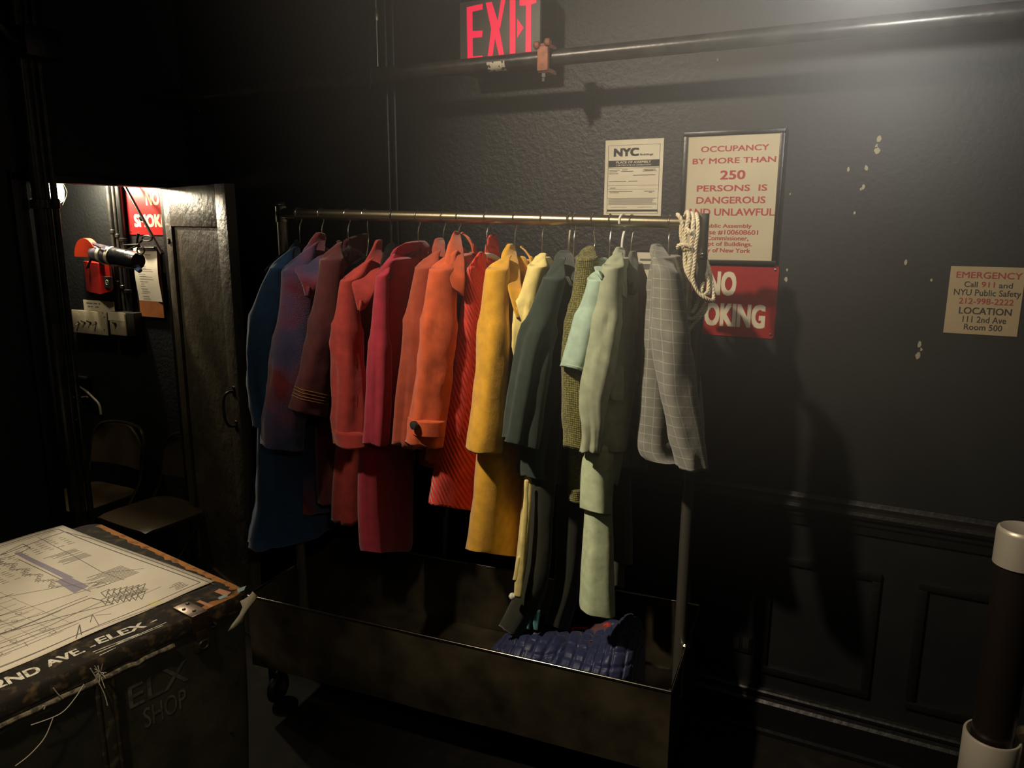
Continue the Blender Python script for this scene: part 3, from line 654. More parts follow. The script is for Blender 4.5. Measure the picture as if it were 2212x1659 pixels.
# 5 crimson coat
m = cloth('crimson_wool', (150, 40, 56))
g = garment('coat', 'long crimson coat with a smooth folded collar', 'coat', 902)
loft('body', [(848, 562, 918, 552, .05), (828, 584, 922, 572, .09), (818, 640, 914, 620, .09), (808, 760, 906, 740, .09), (796, 900, 896, 880, .09), (785, 1000, 888, 985, .09), (784, 1100, 884, 1085, .09), (789, 1175, 884, 1170, .09), (793, 1192, 880, 1188, .08)], (-.205, .15), m, g, folds=(.008, 5, .2))
loft('sleeve', [(826, 578, 842, 580, .05), (810, 600, 842, 606, .07), (803, 650, 840, 660, .08), (800, 740, 840, 750, .08), (798, 840, 838, 850, .08), (795, 920, 834, 928, .08), (793, 957, 830, 962, .08)], (-.235, -.19), m, g, head=(812, 596, 852, 548), folds=(.009, 4, .5), wr=(.006, 8))
loft('back_collar', [(872, 527, 920, 522, .02), (856, 536, 928, 534, .035), (846, 548, 932, 550, .045), (843, 560, 934, 566, .05)], (-.13, .10), m, g, wr=(.002, 9), n=32)
loft('far_sleeve', [(868, 620, 914, 622, .07), (862, 760, 910, 762, .08), (842, 920, 895, 925, .085), (838, 960, 885, 965, .085), (846, 990, 880, 998, .08)], (.16, .22), m, g, wr=(.006, 8))
# 6 rust coat
m = cloth('rust_wool', (146, 62, 40))
g = garment('coat', 'rust brown coat half hidden behind the orange coat sleeve', 'coat', 957)
loft('body', [(918, 560, 978, 548, .04), (906, 600, 990, 590, .07), (894, 720, 995, 700, .08), (884, 860, 996, 840, .08), (876, 960, 996, 940, .09)], (-.18, .15), m, g, folds=(.008, 5, .8))
loft('sleeve', [(922, 560, 946, 562, .04), (900, 582, 948, 590, .08), (889, 620, 944, 630, .10), (880, 690, 930, 700, .10), (872, 780, 920, 790, .10), (862, 880, 910, 890, .095), (855, 962, 905, 968, .09)], (-.262, -.18), m, g, head=(903, 577, 950, 540), folds=(.008, 4, 1.2), wr=(.006, 8))
loft('collar', [(942, 518, 956, 517, .02), (936, 536, 960, 534, .035), (934, 562, 962, 568, .035), (938, 590, 956, 600, .02)], (-.12, -.03), m, g, wr=(.003, 9))
# 7 orange coat
m = cloth('orange_wool', (186, 82, 44))
g = garment('coat', 'orange coat with a buttoned strap on the cuff', 'coat', 990)
loft('body', [(964, 560, 1020, 545, .05), (954, 600, 1030, 590, .08), (948, 720, 1032, 700, .09), (940, 860, 1034, 840, .10), (934, 960, 1030, 950, .10), (930, 1000, 1030, 985, .10)], (-.18, .15), m, g, folds=(.008, 5, 1.3))
s7 = loft('sleeve', [(952, 560, 984, 562, .05), (928, 586, 988, 594, .09), (919, 620, 988, 634, .11), (913, 690, 984, 702, .12), (906, 770, 976, 780, .12), (898, 840, 968, 850, .12), (889, 910, 958, 918, .12), (882, 957, 950, 962, .12)], (-.272, -.19), m, g, head=(931, 581, 988, 540), folds=(.006, 3, 1.9), wr=(.007, 8))
loft('cuff_strap', [(886, 904, 958, 903, .128), (884, 918, 957, 919, .13), (884, 934, 956, 936, .128)], (-.276, -.19), m, s7, wr=(.002, 9), hollow=False)
bt = onQ(906, 914, -.282); bm = bmesh.new(); lathe(bm, [(.004, -.010), (.0135, -.007), (.0145, -.002), (.013, .006)], bt+V((0, -.03, 0)), V((.3, 1, 0)), 20); obj('button', bm, M_ink, s7)
loft('collar', [(980, 502, 992, 504, .02), (970, 524, 998, 528, .045), (962, 552, 1002, 562, .05), (964, 585, 1004, 602, .045), (980, 625, 1000, 640, .02)], (-.19, -.07), m, g, wr=(.004, 12))
loft('far_collar', [(996, 504, 1006, 506, .012), (1008, 512, 1018, 520, .014), (1018, 528, 1028, 540, .014), (1022, 548, 1031, 556, .012)], (.02, .06), m, g, wr=(.002, 12))
loft('far_sleeve', [(948, 640, 986, 642, .07), (938, 800, 980, 804, .08), (918, 960, 958, 964, .085), (909, 985, 948, 990, .085), (912, 1004, 946, 1011, .08)], (.10, .16), m, g, wr=(.006, 8))
# 8 red ribbed vest
m = cloth('vermilion_knit', (206, 58, 44), bump=.2)
add_height(m, lambda nt, tc: wave(nt, tc, 22, .62), .75, .007)
g = garment('vest', 'sleeveless vermilion vest with slanting ribs', 'vest', 1051)
loft('body', [(1014, 580, 1048, 552, .03), (1010, 610, 1068, 590, .05), (1007, 650, 1078, 630, .07), (1004, 690, 1084, 680, .09), (996, 740, 1090, 740, .10), (982, 820, 1090, 830, .11), (965, 910, 1086, 920, .115), (950, 980, 1076, 1000, .12), (940, 1050, 1062, 1070, .125), (936, 1090, 1050, 1100, .125)], (-.19, .12), m, g, folds=(.004, 4, .5), wr=(.004, 8), n=40)
loft('shoulder_strap', [(1036, 546, 1048, 552, .03), (1016, 572, 1050, 590, .035), (1010, 590, 1048, 620, .035), (1012, 620, 1050, 660, .03)], (-.16, -.09), m, g, wr=(.002, 9), hollow=False)
loft('far_strap', [(1056, 512, 1070, 508, .025), (1050, 535, 1076, 532, .035), (1048, 565, 1078, 562, .035), (1050, 620, 1082, 610, .03)], (.02, .09), m, g, wr=(.002, 9), hollow=False)
# 9 yellow coat
m = cloth('mustard_wool', (206, 154, 40), bump=.6, sheen=.4)
g = garment('coat', 'mustard yellow wool coat with a shawl collar', 'coat', 1112)
loft('body', [(1078, 575, 1138, 560, .05), (1064, 620, 1150, 600, .08), (1056, 740, 1152, 720, .10), (1050, 860, 1146, 850, .11), (1044, 975, 1136, 970, .12), (1037, 1080, 1126, 1075, .13), (1026, 1170, 1118, 1172, .14), (1023, 1190, 1117, 1196, .14)], (-.20, .13), m, g, folds=(.004, 4, .5), wr=(.003, 7), n=36)
loft('sleeve', [(1068, 562, 1094, 564, .05), (1054, 586, 1098, 592, .09), (1046, 630, 1097, 640, .115), (1040, 700, 1094, 710, .125), (1033, 770, 1092, 778, .13), (1025, 850, 1089, 856, .13), (1015, 930, 1084, 935, .135), (1008, 970, 1082, 971, .135)], (-.275, -.20), m, g, head=(1057, 580, 1102, 552), folds=(.003, 3, .5), wr=(.005, 7))
loft('collar', [(1098, 530, 1108, 531, .03), (1086, 552, 1116, 556, .05), (1084, 575, 1122, 585, .05), (1094, 610, 1126, 622, .045), (1104, 650, 1130, 660, .035), (1118, 688, 1130, 692, .012)], (-.20, -.07), m, g, wr=(.003, 12))
loft('far_collar', [(1124, 534, 1130, 536, .012), (1134, 542, 1142, 550, .014), (1144, 556, 1151, 566, .014), (1146, 575, 1154, 580, .01)], (.02, .05), m, g, wr=(.002, 12))
loft('scarf_bow', [(1120, 556, 1130, 558, .03), (1118, 580, 1134, 584, .05), (1122, 600, 1134, 606, .05), (1126, 616, 1134, 620, .02)], (-.07, -.04), m, g, wr=(.006, 30))
# 10 pale yellow dress
m = cloth('pale_yellow_cotton', (222, 204, 128), rough=.8, bump=.2)
g = garment('dress', 'pale yellow dress squeezed between the mustard coat and the dark green coat', 'dress', 1171)
loft('body', [(1158, 562, 1186, 556, .03), (1150, 600, 1196, 590, .05), (1146, 720, 1198, 700, .055), (1144, 860, 1196, 840, .06), (1142, 1000, 1190, 980, .06), (1138, 1100, 1168, 1090, .06), (1128, 1200, 1158, 1210, .06), (1122, 1250, 1146, 1270, .06)], (-.15, .10), m, g, folds=(.006, 6, .5))
loft('sleeve', [(1164, 544, 1174, 546, .03), (1149, 578, 1174, 590, .07), (1138, 606, 1168, 626, .08), (1131, 650, 1158, 668, .075), (1124, 700, 1146, 714, .06), (1116, 748, 1132, 756, .04), (1113, 774, 1119, 776, .015)], (-.24, -.17), m, g, head=(1150, 574, 1174, 546), folds=(.008, 4, 2.0), wr=(.008, 14))
loft('sash', [(1133, 1040, 1142, 1040, .012), (1128, 1120, 1139, 1122, .014), (1122, 1190, 1133, 1194, .014), (1114, 1250, 1129, 1252, .014), (1110, 1288, 1125, 1291, .014)], (-.20, -.19), m, g, wr=(.003, 12))
loft('sash', [(1118, 1205, 1124, 1205, .008), (1111, 1240, 1119, 1242, .01), (1108, 1252, 1116, 1252, .01)], (-.205, -.2), m, g, wr=(.002, 12))
bm = bmesh.new(); lathe(bm, [(.002, -.012), (.011, -.004), (.012, .004), (.004, .012)], onQ(1106, 1288, -.2), V((1, 0, .2)), 14); obj('bead', bm, M_whitepl, g)
# 11 dark green coat
m = cloth('bottle_green_wool', (46, 58, 50), bump=.5)
g = garment('coat', 'dark green wool coat with frayed wide sleeves', 'coat', 1240)
loft('body', [(1196, 570, 1256, 556, .05), (1180, 620, 1262, 610, .08), (1168, 740, 1262, 730, .09), (1156, 860, 1258, 850, .10), (1138, 960, 1252, 950, .11), (1132, 1015, 1246, 1010, .115), (1140, 1030, 1240, 1060, .115)], (-.19, .13), m, g, folds=(.010, 5, .7))
loft('sleeve', [(1196, 566, 1216, 570, .05), (1178, 606, 1214, 616, .09), (1158, 650, 1200, 664, .115), (1140, 700, 1190, 716, .125), (1126, 750, 1176, 764, .13), (1114, 810, 1168, 824, .13), (1104, 870, 1160, 884, .13), (1094, 930, 1152, 945, .135), (1090, 948, 1149, 964, .135)], (-.285, -.21), m, g, head=(1180, 601, 1214, 556), folds=(.010, 4, 2.6), wr=(.006, 8))
loft('collar', [(1208, 544, 1232, 546, .03), (1198, 560, 1240, 566, .05), (1204, 580, 1244, 592, .05), (1222, 606, 1242, 612, .025), (1234, 618, 1240, 620, .01)], (-.18, -.05), m, g, wr=(.003, 12))
loft('far_sleeve', [(1196, 640, 1240, 642, .08), (1188, 800, 1236, 804, .09), (1180, 940, 1232, 946, .1), (1176, 1020, 1228, 1040, .1), (1186, 1078, 1226, 1092, .09)], (.10, .18), m, g, wr=(.006, 8))
# 12 dark green leggings
m = cloth('black_green_jersey', (36, 38, 27), bump=.2)
g = garment('leggings', 'very dark green leggings trailing into the basket', 'trousers', 1229)
loft('leg', [(1176, 700, 1206, 700, .08), (1160, 900, 1206, 900, .09), (1146, 1030, 1196, 1040, .10), (1144, 1120, 1186, 1128, .10), (1142, 1200, 1184, 1208, .095), (1128, 1262, 1174, 1276, .09), (1102, 1320, 1146, 1338, .085), (1084, 1358, 1122, 1374, .075)], (-.14, -.08), m, g, folds=(.004, 3, .5))
loft('leg', [(1206, 700, 1240, 700, .08), (1210, 900, 1250, 900, .09), (1214, 1040, 1252, 1046, .10), (1216, 1130, 1246, 1138, .09), (1214, 1220, 1240, 1230, .085), (1206, 1276, 1234, 1290, .08), (1190, 1330, 1222, 1346, .075), (1188, 1350, 1216, 1362, .07)], (-.06, .02), m, g, folds=(.004, 3, 1.5))
# 13 olive tweed jacket
m = cloth('olive_tweed', (128, 124, 62), bump=.5, vary=(170, S(88, 86, 42), .4, .6))
add_height(m, lambda nt, tc: wave(nt, tc, 46, 0), .5, .003); add_height(m, lambda nt, tc: wave(nt, tc, 46, 1.5708), .5, .003)
g = garment('jacket', 'olive tweed jacket behind the mint polo shirt', 'jacket', 1280)
loft('body', [(1252, 570, 1290, 560, .04), (1246, 640, 1300, 620, .05), (1240, 760, 1300, 750, .06), (1238, 900, 1296, 890, .06), (1240, 1040, 1290, 1030, .07), (1242, 1085, 1280, 1082, .07)], (-.12, .12), m, g, folds=(.006, 5, .5))
loft('sleeve', [(1263, 530, 1278, 531, .04), (1254, 560, 1286, 568, .08), (1247, 610, 1286, 624, .095), (1240, 660, 1276, 676, .10), (1229, 710, 1266, 724, .095), (1226, 760, 1262, 768, .09), (1226, 830, 1260, 836, .085), (1228, 900, 1260, 904, .085), (1231, 970, 1258, 974, .08)], (-.245, -.17), m, g, head=(1256, 555, 1278, 531), folds=(.003, 3, .5), wr=(.005, 10))
loft('hem_flap', [(1240, 1060, 1268, 1058, .05), (1238, 1078, 1266, 1076, .05), (1241, 1086, 1266, 1084, .045)], (-.14, -.02), m, g)
# 14 mint polo
m = cloth('mint_jersey', (164, 190, 170), rough=.8, bump=.15)
g = garment('polo_shirt', 'pale mint short sleeved polo shirt', 'shirt', 1318)
loft('body', [(1292, 582, 1330, 575, .04), (1286, 640, 1340, 630, .05), (1280, 760, 1340, 750, .055), (1276, 880, 1336, 870, .06), (1276, 975, 1330, 968, .06)], (-.16, .1), m, g, folds=(.006, 5, .5))
sl = loft('sleeve', [(1288, 580, 1306, 582, .04), (1276, 606, 1308, 618, .075), (1266, 640, 1300, 656, .09), (1255, 676, 1290, 694, .095), (1243, 720, 1280, 736, .095), (1229, 768, 1268, 784, .10), (1222, 792, 1259, 806, .10)], (-.29, -.225), m, g, head=(1278, 602, 1306, 574), folds=(.002, 3, .5), wr=(.004, 10))
stitches(sl, (38.2, 38.6), cloth('mint_seam', (190, 208, 186)), sl, 'hem_stitch', .0008, .0006)
loft('collar', [(1292, 562, 1312, 560, .03), (1286, 574, 1314, 578, .04), (1288, 586, 1310, 600, .03), (1300, 604, 1308, 608, .012)], (-.24, -.12), m, g, wr=(.002, 12))
# 15 sage shirt
m = cloth('sage_cotton', (158, 166, 138), rough=.8, bump=.2)
g = garment('shirt', 'sage green work shirt with breast pocket on a white hanger', 'shirt', 1345)
loft('body', [(1326, 562, 1352, 556, .04), (1316, 600, 1364, 600, .06), (1306, 700, 1368, 700, .075), (1296, 800, 1366, 800, .085), (1288, 880, 1364, 880, .09), (1284, 940, 1360, 945, .09), (1280, 972, 1352, 970, .09)], (-.23, -.02), m, g, folds=(.007, 5, 1.9), wr=(.005, 9))
loft('sleeve', [(1326, 552, 1342, 556, .04), (1308, 580, 1342, 590, .075), (1301, 620, 1338, 634, .09), (1292, 680, 1332, 694, .10), (1282, 740, 1324, 752, .10), (1270, 800, 1314, 812, .10), (1261, 860, 1304, 868, .095), (1266, 915, 1294, 918, .08), (1268, 950, 1288, 952, .07), (1265, 978, 1282, 980, .065)], (-.295, -.225), m, g, head=(1311, 574, 1340, 546), folds=(.007, 4, 1.2), wr=(.005, 10))
loft('collar', [(1332, 536, 1347, 540, .03), (1327, 550, 1348, 556, .045), (1328, 568, 1350, 585, .045), (1336, 600, 1352, 625, .03), (1344, 640, 1350, 645, .012)], (-.21, -.13), m, g, wr=(.003, 14))
loft('pocket', [(1320, 792, 1346, 794, .02), (1318, 830, 1346, 834, .024), (1320, 864, 1344, 868, .02)], (-.232, -.20), m, g, wr=(.002, 12), hollow=False)
loft('tail', [(1326, 950, 1348, 955, .02), (1324, 1000, 1342, 1004, .02), (1322, 1046, 1334, 1050, .014)], (-.16, -.13), m, g, wr=(.003, 12))
# 16 dark grey green shirt
m = cloth('grey_green_twill', (92, 98, 84), bump=.25)
g = garment('shirt', 'dark grey green shirt with turned up collar beside the grey jacket', 'shirt', 1365)
loft('body', [(1350, 575, 1378, 568, .04), (1350, 620, 1388, 610, .05), (1348, 720, 1396, 700, .055), (1346, 840, 1398, 820, .06), (1344, 960, 1394, 940, .06), (1344, 1010, 1388, 1015, .06)], (-.13, .12), m, g, folds=(.005, 5, .9), wr=(.007, 14))
loft('collar', [(1362, 546, 1374, 546, .02), (1356, 566, 1376, 570, .035), (1350, 590, 1377, 600, .04), (1356, 615, 1374, 628, .03), (1359, 634, 1366, 638, .008)], (-.15, -.06), m, g, wr=(.004, 16))
loft('pocket', [(1352, 580, 1372, 578, .02), (1352, 600, 1370, 604, .02), (1358, 616, 1368, 620, .012)], (-.16, -.1), m, g, wr=(.002, 12), hollow=False)
# 17 mint trousers, 18 grey trousers
m = cloth('pale_green_suiting', (186, 200, 162), rough=.8, bump=.15)
g = garment('trousers', 'pale green trousers hanging below the shirts', 'trousers', 1332)
loft('leg', [(1276, 900, 1318, 900, .06), (1269, 985, 1318, 985, .07), (1267, 1060, 1320, 1060, .075), (1264, 1130, 1322, 1132, .08), (1258, 1210, 1324, 1214, .085), (1253, 1290, 1326, 1304, .09), (1252, 1312, 1326, 1327, .09)], (-.20, -.15), m, g, folds=(.003, 3, .5), wr=(.003, 6))
loft('leg', [(1274, 960, 1312, 960, .075), (1270, 1030, 1310, 1032, .085), (1268, 1080, 1309, 1086, .09), (1268, 1103, 1308, 1106, .09)], (-.235, -.14), m, g, folds=(.002, 3, .5), wr=(.003, 8))
m = cloth('charcoal_green_suiting', (70, 74, 60), bump=.2)
g = garment('trousers', 'charcoal green trousers hanging right of the pale green pair', 'trousers', 1350)
loft('leg', [(1322, 960, 1352, 960, .06), (1322, 1080, 1355, 1080, .065), (1322, 1170, 1358, 1175, .07), (1324, 1212, 1357, 1216, .07)], (-.07, .02), m, g, folds=(.003, 3, .5))
loft('leg', [(1318, 960, 1338, 960, .05), (1318, 1100, 1338, 1100, .055), (1316, 1220, 1340, 1224, .06), (1316, 1262, 1340, 1266, .06)], (.02, .08), m, g, folds=(.003, 3, 1.5))
# 19 grey windowpane jacket
m = cloth('grey_windowpane_wool', (126, 126, 116), bump=.4)
def grid(nt, tc):
    sp = nt.nodes.new('ShaderNodeSeparateXYZ'); nt.links.new(tc.outputs['UV'], sp.inputs[0]); outs = []
    for s_, per in (('X', .034), ('Y', .030)):
        a = nt.nodes.new('ShaderNodeMath'); a.operation = 'DIVIDE'; a.inputs[1].default_value = per; nt.links.new(sp.outputs[s_], a.inputs[0])
        f = nt.nodes.new('ShaderNodeMath'); f.operation = 'FRACT'; nt.links.new(a.outputs[0], f.inputs[0])
        c = nt.nodes.new('ShaderNodeMath'); c.operation = 'LESS_THAN'; c.inputs[1].default_value = .075 if s_ == 'Y' else .06; nt.links.new(f.outputs[0], c.inputs[0]); outs.append(c)
    x = nt.nodes.new('ShaderNodeMath'); x.operation = 'MAXIMUM'; nt.links.new(outs[0].outputs[0], x.inputs[0]); nt.links.new(outs[1].outputs[0], x.inputs[1])
    y = nt.nodes.new('ShaderNodeMath'); y.operation = 'MULTIPLY'; y.inputs[1].default_value = .45; nt.links.new(x.outputs[0], y.inputs[0]); return y.outputs[0]
nt, b = links(m); tc = nt.nodes.new('ShaderNodeTexCoord'); duomix(m, grid(nt, tc), S(200, 200, 188))
g = garment('jacket', 'grey windowpane check jacket nearest the right end of the rail', 'jacket', 1446)
loft('body', [(1412, 560, 1462, 552, .05), (1408, 620, 1478, 610, .08), (1404, 720, 1488, 710, .09), (1398, 820, 1496, 810, .10), (1393, 910, 1504, 900, .105), (1390, 962, 1508, 960, .11), (1396, 985, 1508, 982, .11), (1410, 998, 1506, 990, .11)], (-.20, .10), m, g, folds=(.004, 5, .6), n=36, wr=(.004, 8))
loft('sleeve', [(1424, 556, 1450, 562, .05), (1416, 590, 1462, 600, .09), (1414, 640, 1470, 650, .115), (1416, 710, 1478, 716, .125), (1420, 780, 1487, 784, .125), (1426, 850, 1497, 852, .12), (1444, 920, 1505, 918, .115), (1460, 975, 1512, 968, .11), (1475, 1016, 1514, 1006, .10)], (-.295, -.22), m, g, head=(1412, 556, 1452, 574), folds=(.004, 3, 1.4), wr=(.006, 8), n=32)
loft('collar', [(1410, 530, 1430, 532, .03), (1406, 548, 1444, 556, .05), (1410, 562, 1452, 585, .05), (1424, 570, 1455, 600, .03), (1440, 590, 1452, 606, .012)], (-.16, -.03), m, g, wr=(.003, 12))
bm = bmesh.new(); lathe(bm, [(.003, -.005), (.009, -.003), (.009, .003)], onQ(1446, 962, -.26), V((.2, 1, 0)), 16); obj('button', bm, M_ink, g)
# ------------------------------------------------------------------ passage seen through the doorway
def wpx(x, y, Y=2.70): return onY(x, y, Y)
def wbox(bm, x0, y0, x1, y1, Yf, Yb=2.70, bev=.003):
    a = onY(x0, (y0+y1)/2, Yf).x; b = onY(x1, (y0+y1)/2, Yf).x; t = onY((x0+x1)/2, y0, Yf).z; u = onY((x0+x1)/2, y1, Yf).z
    box(bm, (a, Yf, u), (b, Yb, t), bev=bev); return a, b, u, t
M_grey = mat('grey_cover_plate', S(168, 158, 134), .5, vary=(20, S(150, 140, 116), .4, .65))
M_box = mat('black_junction_box', S(30, 29, 27), .45)
root = thing('switch_box', 'grey wall box with a row of four toggle switches', 'switch', onY(194, 722, 2.7))
bm = bmesh.new(); a, b, u, t = wbox(bm, 160, 673, 233, 722, 2.645); obj('housing', bm, M_box, root, sharp=30)
bm = bmesh.new(); a, b, u, t = wbox(bm, 157, 672, 230, 721, 2.636, 2.644); obj('cover_plate', bm, M_grey, root, sharp=30)
for x in (171, 184, 196, 208):
    c = onY(x, 697, 2.636); bm = bmesh.new(); lathe(bm, [(.0075, -.001), (.0075, .004), (.004, .005)], c, V((0, -1, 0)), 12)
    tube(bm, [c, c+V((-.006, -.02, -.012 if x in (171, 208) else .012))], [.003, .0042], 8); obj('toggle', bm, M_steel, root)
for x, y in ((160, 707), (226, 685), (226, 713), (222, 676)): bm = bmesh.new(); lathe(bm, [(.0035, 0), (.0035, .002)], onY(x, y, 2.636), V((0, -1, 0)), 8); obj('screw', bm, M_ink, root)
root = thing('switch_box', 'small grey wall box with a single switch and a taped note', 'switch', onY(262, 724, 2.7))
bm = bmesh.new(); wbox(bm, 238, 675, 290, 725, 2.64); obj('housing', bm, M_box, root, sharp=30)
bm = bmesh.new(); wbox(bm, 237, 676, 271, 724, 2.631, 2.639); obj('cover_plate', bm, M_grey, root, sharp=30)
bm = bmesh.new(); wbox(bm, 233, 674, 268, 693, 2.6295, 2.631, 0); obj('note', bm, M_cream, root, smooth=False)
c = onY(250, 700, 2.631); bm = bmesh.new(); lathe(bm, [(.009, 0), (.009, .005), (.004, .006)], c, V((0, -1, 0)), 12); tube(bm, [c, c+V((0, -.018, .01))], [.003, .0045], 8); obj('toggle', bm, M_steel, root)
bm = bmesh.new()
root = thing('instruction_card', 'small cream card standing on top of the four switch box', 'card', onY(213, 671, 2.66))
wbox(bm, 181, 650, 246, 673, 2.66, 2.664, 0); obj('card', bm, M_cream, root, smooth=False)
bm = bmesh.new(); q0 = lambda u, v: V((onY(187, 660, 2.6595).x+u, 2.6595, onY(213, 660, 2.6595).z+v))
for v, s_ in ((.006, ((0, .05), (.06, .09), (.1, .115))), (-.012, ((.01, .03), (.035, .05), (.07, .1)))):
    for a, b in s_: quad(bm, (q0(a, v), q0(b, v), q0(b, v+.006), q0(a, v+.006)))
obj('print', bm, M_greyink, root, smooth=False)
# red alarm box
M_red = mat('alarm_red_enamel', S(190, 38, 30), .4); M_orange = mat('orange_red_plastic', S(222, 70, 40), .45)
bm = bmesh.new(); Y0, Y1 = 2.60, 2.70
P = [(184, 2.70), (190, 2.655), (214, 2.60), (238, 2.61), (244, 2.70)]
zt = onY(213, 568, 2.62).z; zb = onY(213, 634, 2.62).z
top = [bm.verts.new((onY(x, 600, y).x, y, zt)) for x, y in P]; bot = [bm.verts.new((onY(x, 600, y).x, y, zb+(.02 if i in (3, 4) else 0))) for i, (x, y) in enumerate(P)]
for i in range(5): bm.faces.new((top[i], top[(i+1) % 5], bot[(i+1) % 5], bot[i]))
bm.faces.new(top); bm.faces.new(bot)
root = thing('alarm_box', 'red alarm box on the wall below the taped roll', 'alarm', onY(213, 634, 2.7)); obj('housing', bm, M_red, root, smooth=False)
bm = bmesh.new(); wbox(bm, 224, 598, 240, 622, 2.596, 2.606, .001); obj('black_plate', bm, M_ink, root, smooth=False)
bm = bmesh.new(); c = onY(231, 610, 2.595); lathe(bm, [(.002, 0), (.002, .002)], c, V((0, -1, 0)), 8); tube(bm, [c+V((.01*math.cos(k*.5236), 0, .012*math.sin(k*.5236))) for k in range(12)], .0016, 6, closed=True); obj('emblem', bm, M_cream, root)
# orange half disc
bm = bmesh.new(); c = onY(184, 555, 2.52); R = abs(onY(207, 555, 2.52).x-onY(161, 555, 2.52).x)/2
a = [bm.verts.new(c+V((R*math.cos(math.radians(k*9)), 0, R*1.12*math.sin(math.radians(k*9))))) for k in range(21)]; b = [bm.verts.new(v.co+V((0, .03, 0))) for v in a]
bm.faces.new(a); bm.faces.new(b[::-1])
for i in range(21): bm.faces.new((a[i], a[(i+1) % 21], b[(i+1) % 21], b[i]))
root = thing('lamp_hood', 'orange red half round hood at the left end of the taped roll', 'hood', c); obj('hood', bm, M_orange, root, smooth=False)
bm = bmesh.new(); tube(bm, [onY(200, 552, 2.535), onY(188, 580, 2.67)], .006, 8); box(bm, (c.x-.01, 2.55, c.z-.01), (c.x+.02, 2.66, c.z+.012), bev=.002); obj('bracket', bm, M_black, root)
root = thing('binder_clip', 'tiny wire binder clip hanging just below the orange hood', 'clip', onY(176, 568, 2.52)); bm = bmesh.new()
for dy in (0, 5):
    tube(bm, smooth_path([onY(166, 561+dy, 2.53), onY(172, 559+dy, 2.52), onY(180, 562+dy, 2.52), onY(188, 560+dy, 2.53)], 4), .0016, 6)
obj('wire', bm, M_steel, root)
# taped roll with scissors
ra, rb = onY(206, 547, 2.55), onY(299, 564, 2.55)
root = thing('taped_roll', 'short paper roll bound with black and cream tape hanging over the switch boxes', 'roll', onY(250, 585, 2.55))
M_btape = mat('black_tape', S(22, 22, 24), .25, bump=[(40, .6, .004)]); M_pap = mat('violet_grey_paper', S(86, 80, 98), .6, vary=(14, S(128, 120, 124), .5, .7))
bm = bmesh.new(); d = rb-ra; n = 10
tube(bm, [ra+d*(k/n) for k in range(5)], [.041, .043, .043, .044, .043], 20); obj('paper', bm, M_pap, root)
bm = bmesh.new(); tube(bm, [ra+d*(k/n) for k in range(4, 11)], [.045, .047, .046, .047, .046, .045, .040], 20); obj('tape', bm, M_btape, root)
for k in (2.2, 4.2):
    bm = bmesh.new(); tube(bm, [ra+d*((k-.35)/n), ra+d*((k+.35)/n)], [.0475, .0485], 20); obj('cream_tape', bm, M_cream, root)
bm = bmesh.new(); tube(bm, [rb-d*.02+V((0, -.01, -.03)), rb+d*.06+V((0, -.01, -.045))], [.016, .012], 10); obj('blue_end', bm, mat('blue_tape', S(72, 104, 150), .5), root)
bm = bmesh.new(); quad(bm, (onY(188, 521, 2.53), onY(230, 530, 2.52), onY(226, 538, 2.51), onY(205, 532, 2.52))); quad(bm, (onY(188, 521, 2.531), onY(230, 530, 2.521), onY(226, 538, 2.511), onY(205, 532, 2.521))); obj('paper_flap', bm, M_pap, root, smooth=False)
root = thing('scissors', 'black handled scissors hooked over the right end of the taped roll', 'scissors', onY(300, 552, 2.5)); bm = bmesh.new()
for cx, cy, rx, ry in ((304, 541, 8, 9), (318, 515, 11, 6)):
    tube(bm, [onY(cx+rx*math.cos(k*.449), cy+ry*math.sin(k*.449), 2.50) for k in range(14)], .0036, 8, closed=True)
tube(bm, smooth_path([onY(300, 534, 2.5), onY(296, 523, 2.495), onY(299, 504, 2.5)], 3), .006, 8); tube(bm, smooth_path([onY(308, 518, 2.5), onY(300, 525, 2.5), onY(284, 532, 2.5)], 3), .005, 8); obj('handles', bm, M_blackpl, root)
bm = bmesh.new(); tube(bm, [onY(298, 530, 2.498), onY(270, 542, 2.5)], [.006, .002], 6); tube(bm, [onY(300, 528, 2.494), onY(266, 529, 2.5)], [.006, .002], 6); obj('blades', bm, M_steel, root)
# clipboard
root = thing('clipboard', 'brown clipboard with a printed white sheet under the doorway no smoking sign', 'clipboard', onY(322, 688, 2.69))
M_brown = mat('brown_hardboard', S(150, 92, 44), .55, vary=(12, S(128, 76, 36), .4, .6))
fn = lambda u, v, o=0: (onY(288, 530, 2.685).lerp(onY(348, 530, 2.685), u)*(1-v)+onY(294, 688, 2.685).lerp(onY(354, 688, 2.685), u)*v)+V((0, -o, 0))
bm = bmesh.new(); p0, p1 = fn(0, 0), fn(1, 1); box(bm, (p0.x, 2.688, p1.z), (p1.x, 2.694, p0.z), bev=.002); obj('board', bm, M_brown, root, smooth=False)
bm = bmesh.new(); g = []
for j in range(9):
    v = .0+.77*j/8; g.append([bm.verts.new(V((p0.x+(p1.x-p0.x)*(u/4+.01*math.sin(j)), 2.684-.006*math.sin(v*5)-.004*(u == 4), p0.z+(p1.z-p0.z)*v))) for u in range(5)])
for a, b in zip(g, g[1:]):
    for i in range(4): bm.faces.new((a[i], a[i+1], b[i+1], b[i]))
obj('sheet', bm, M_white, root)
bm = bmesh.new(); rr = random.Random(5)
for k in range(18):
    v = .12+.034*k
    if k in (3, 7, 12, 15): continue
    w = .55 if k % 3 == 0 else .12+.2*rr.random()
    z = p0.z+(p1.z-p0.z)*v; y = 2.682-.006*math.sin(v*5); x = p0.x+(p1.x-p0.x)*.18
    quad(bm, ((x, y, z), (x+(p1.x-p0.x)*w, y, z), (x+(p1.x-p0.x)*w, y, z-.0025), (x, y, z-.0025)))
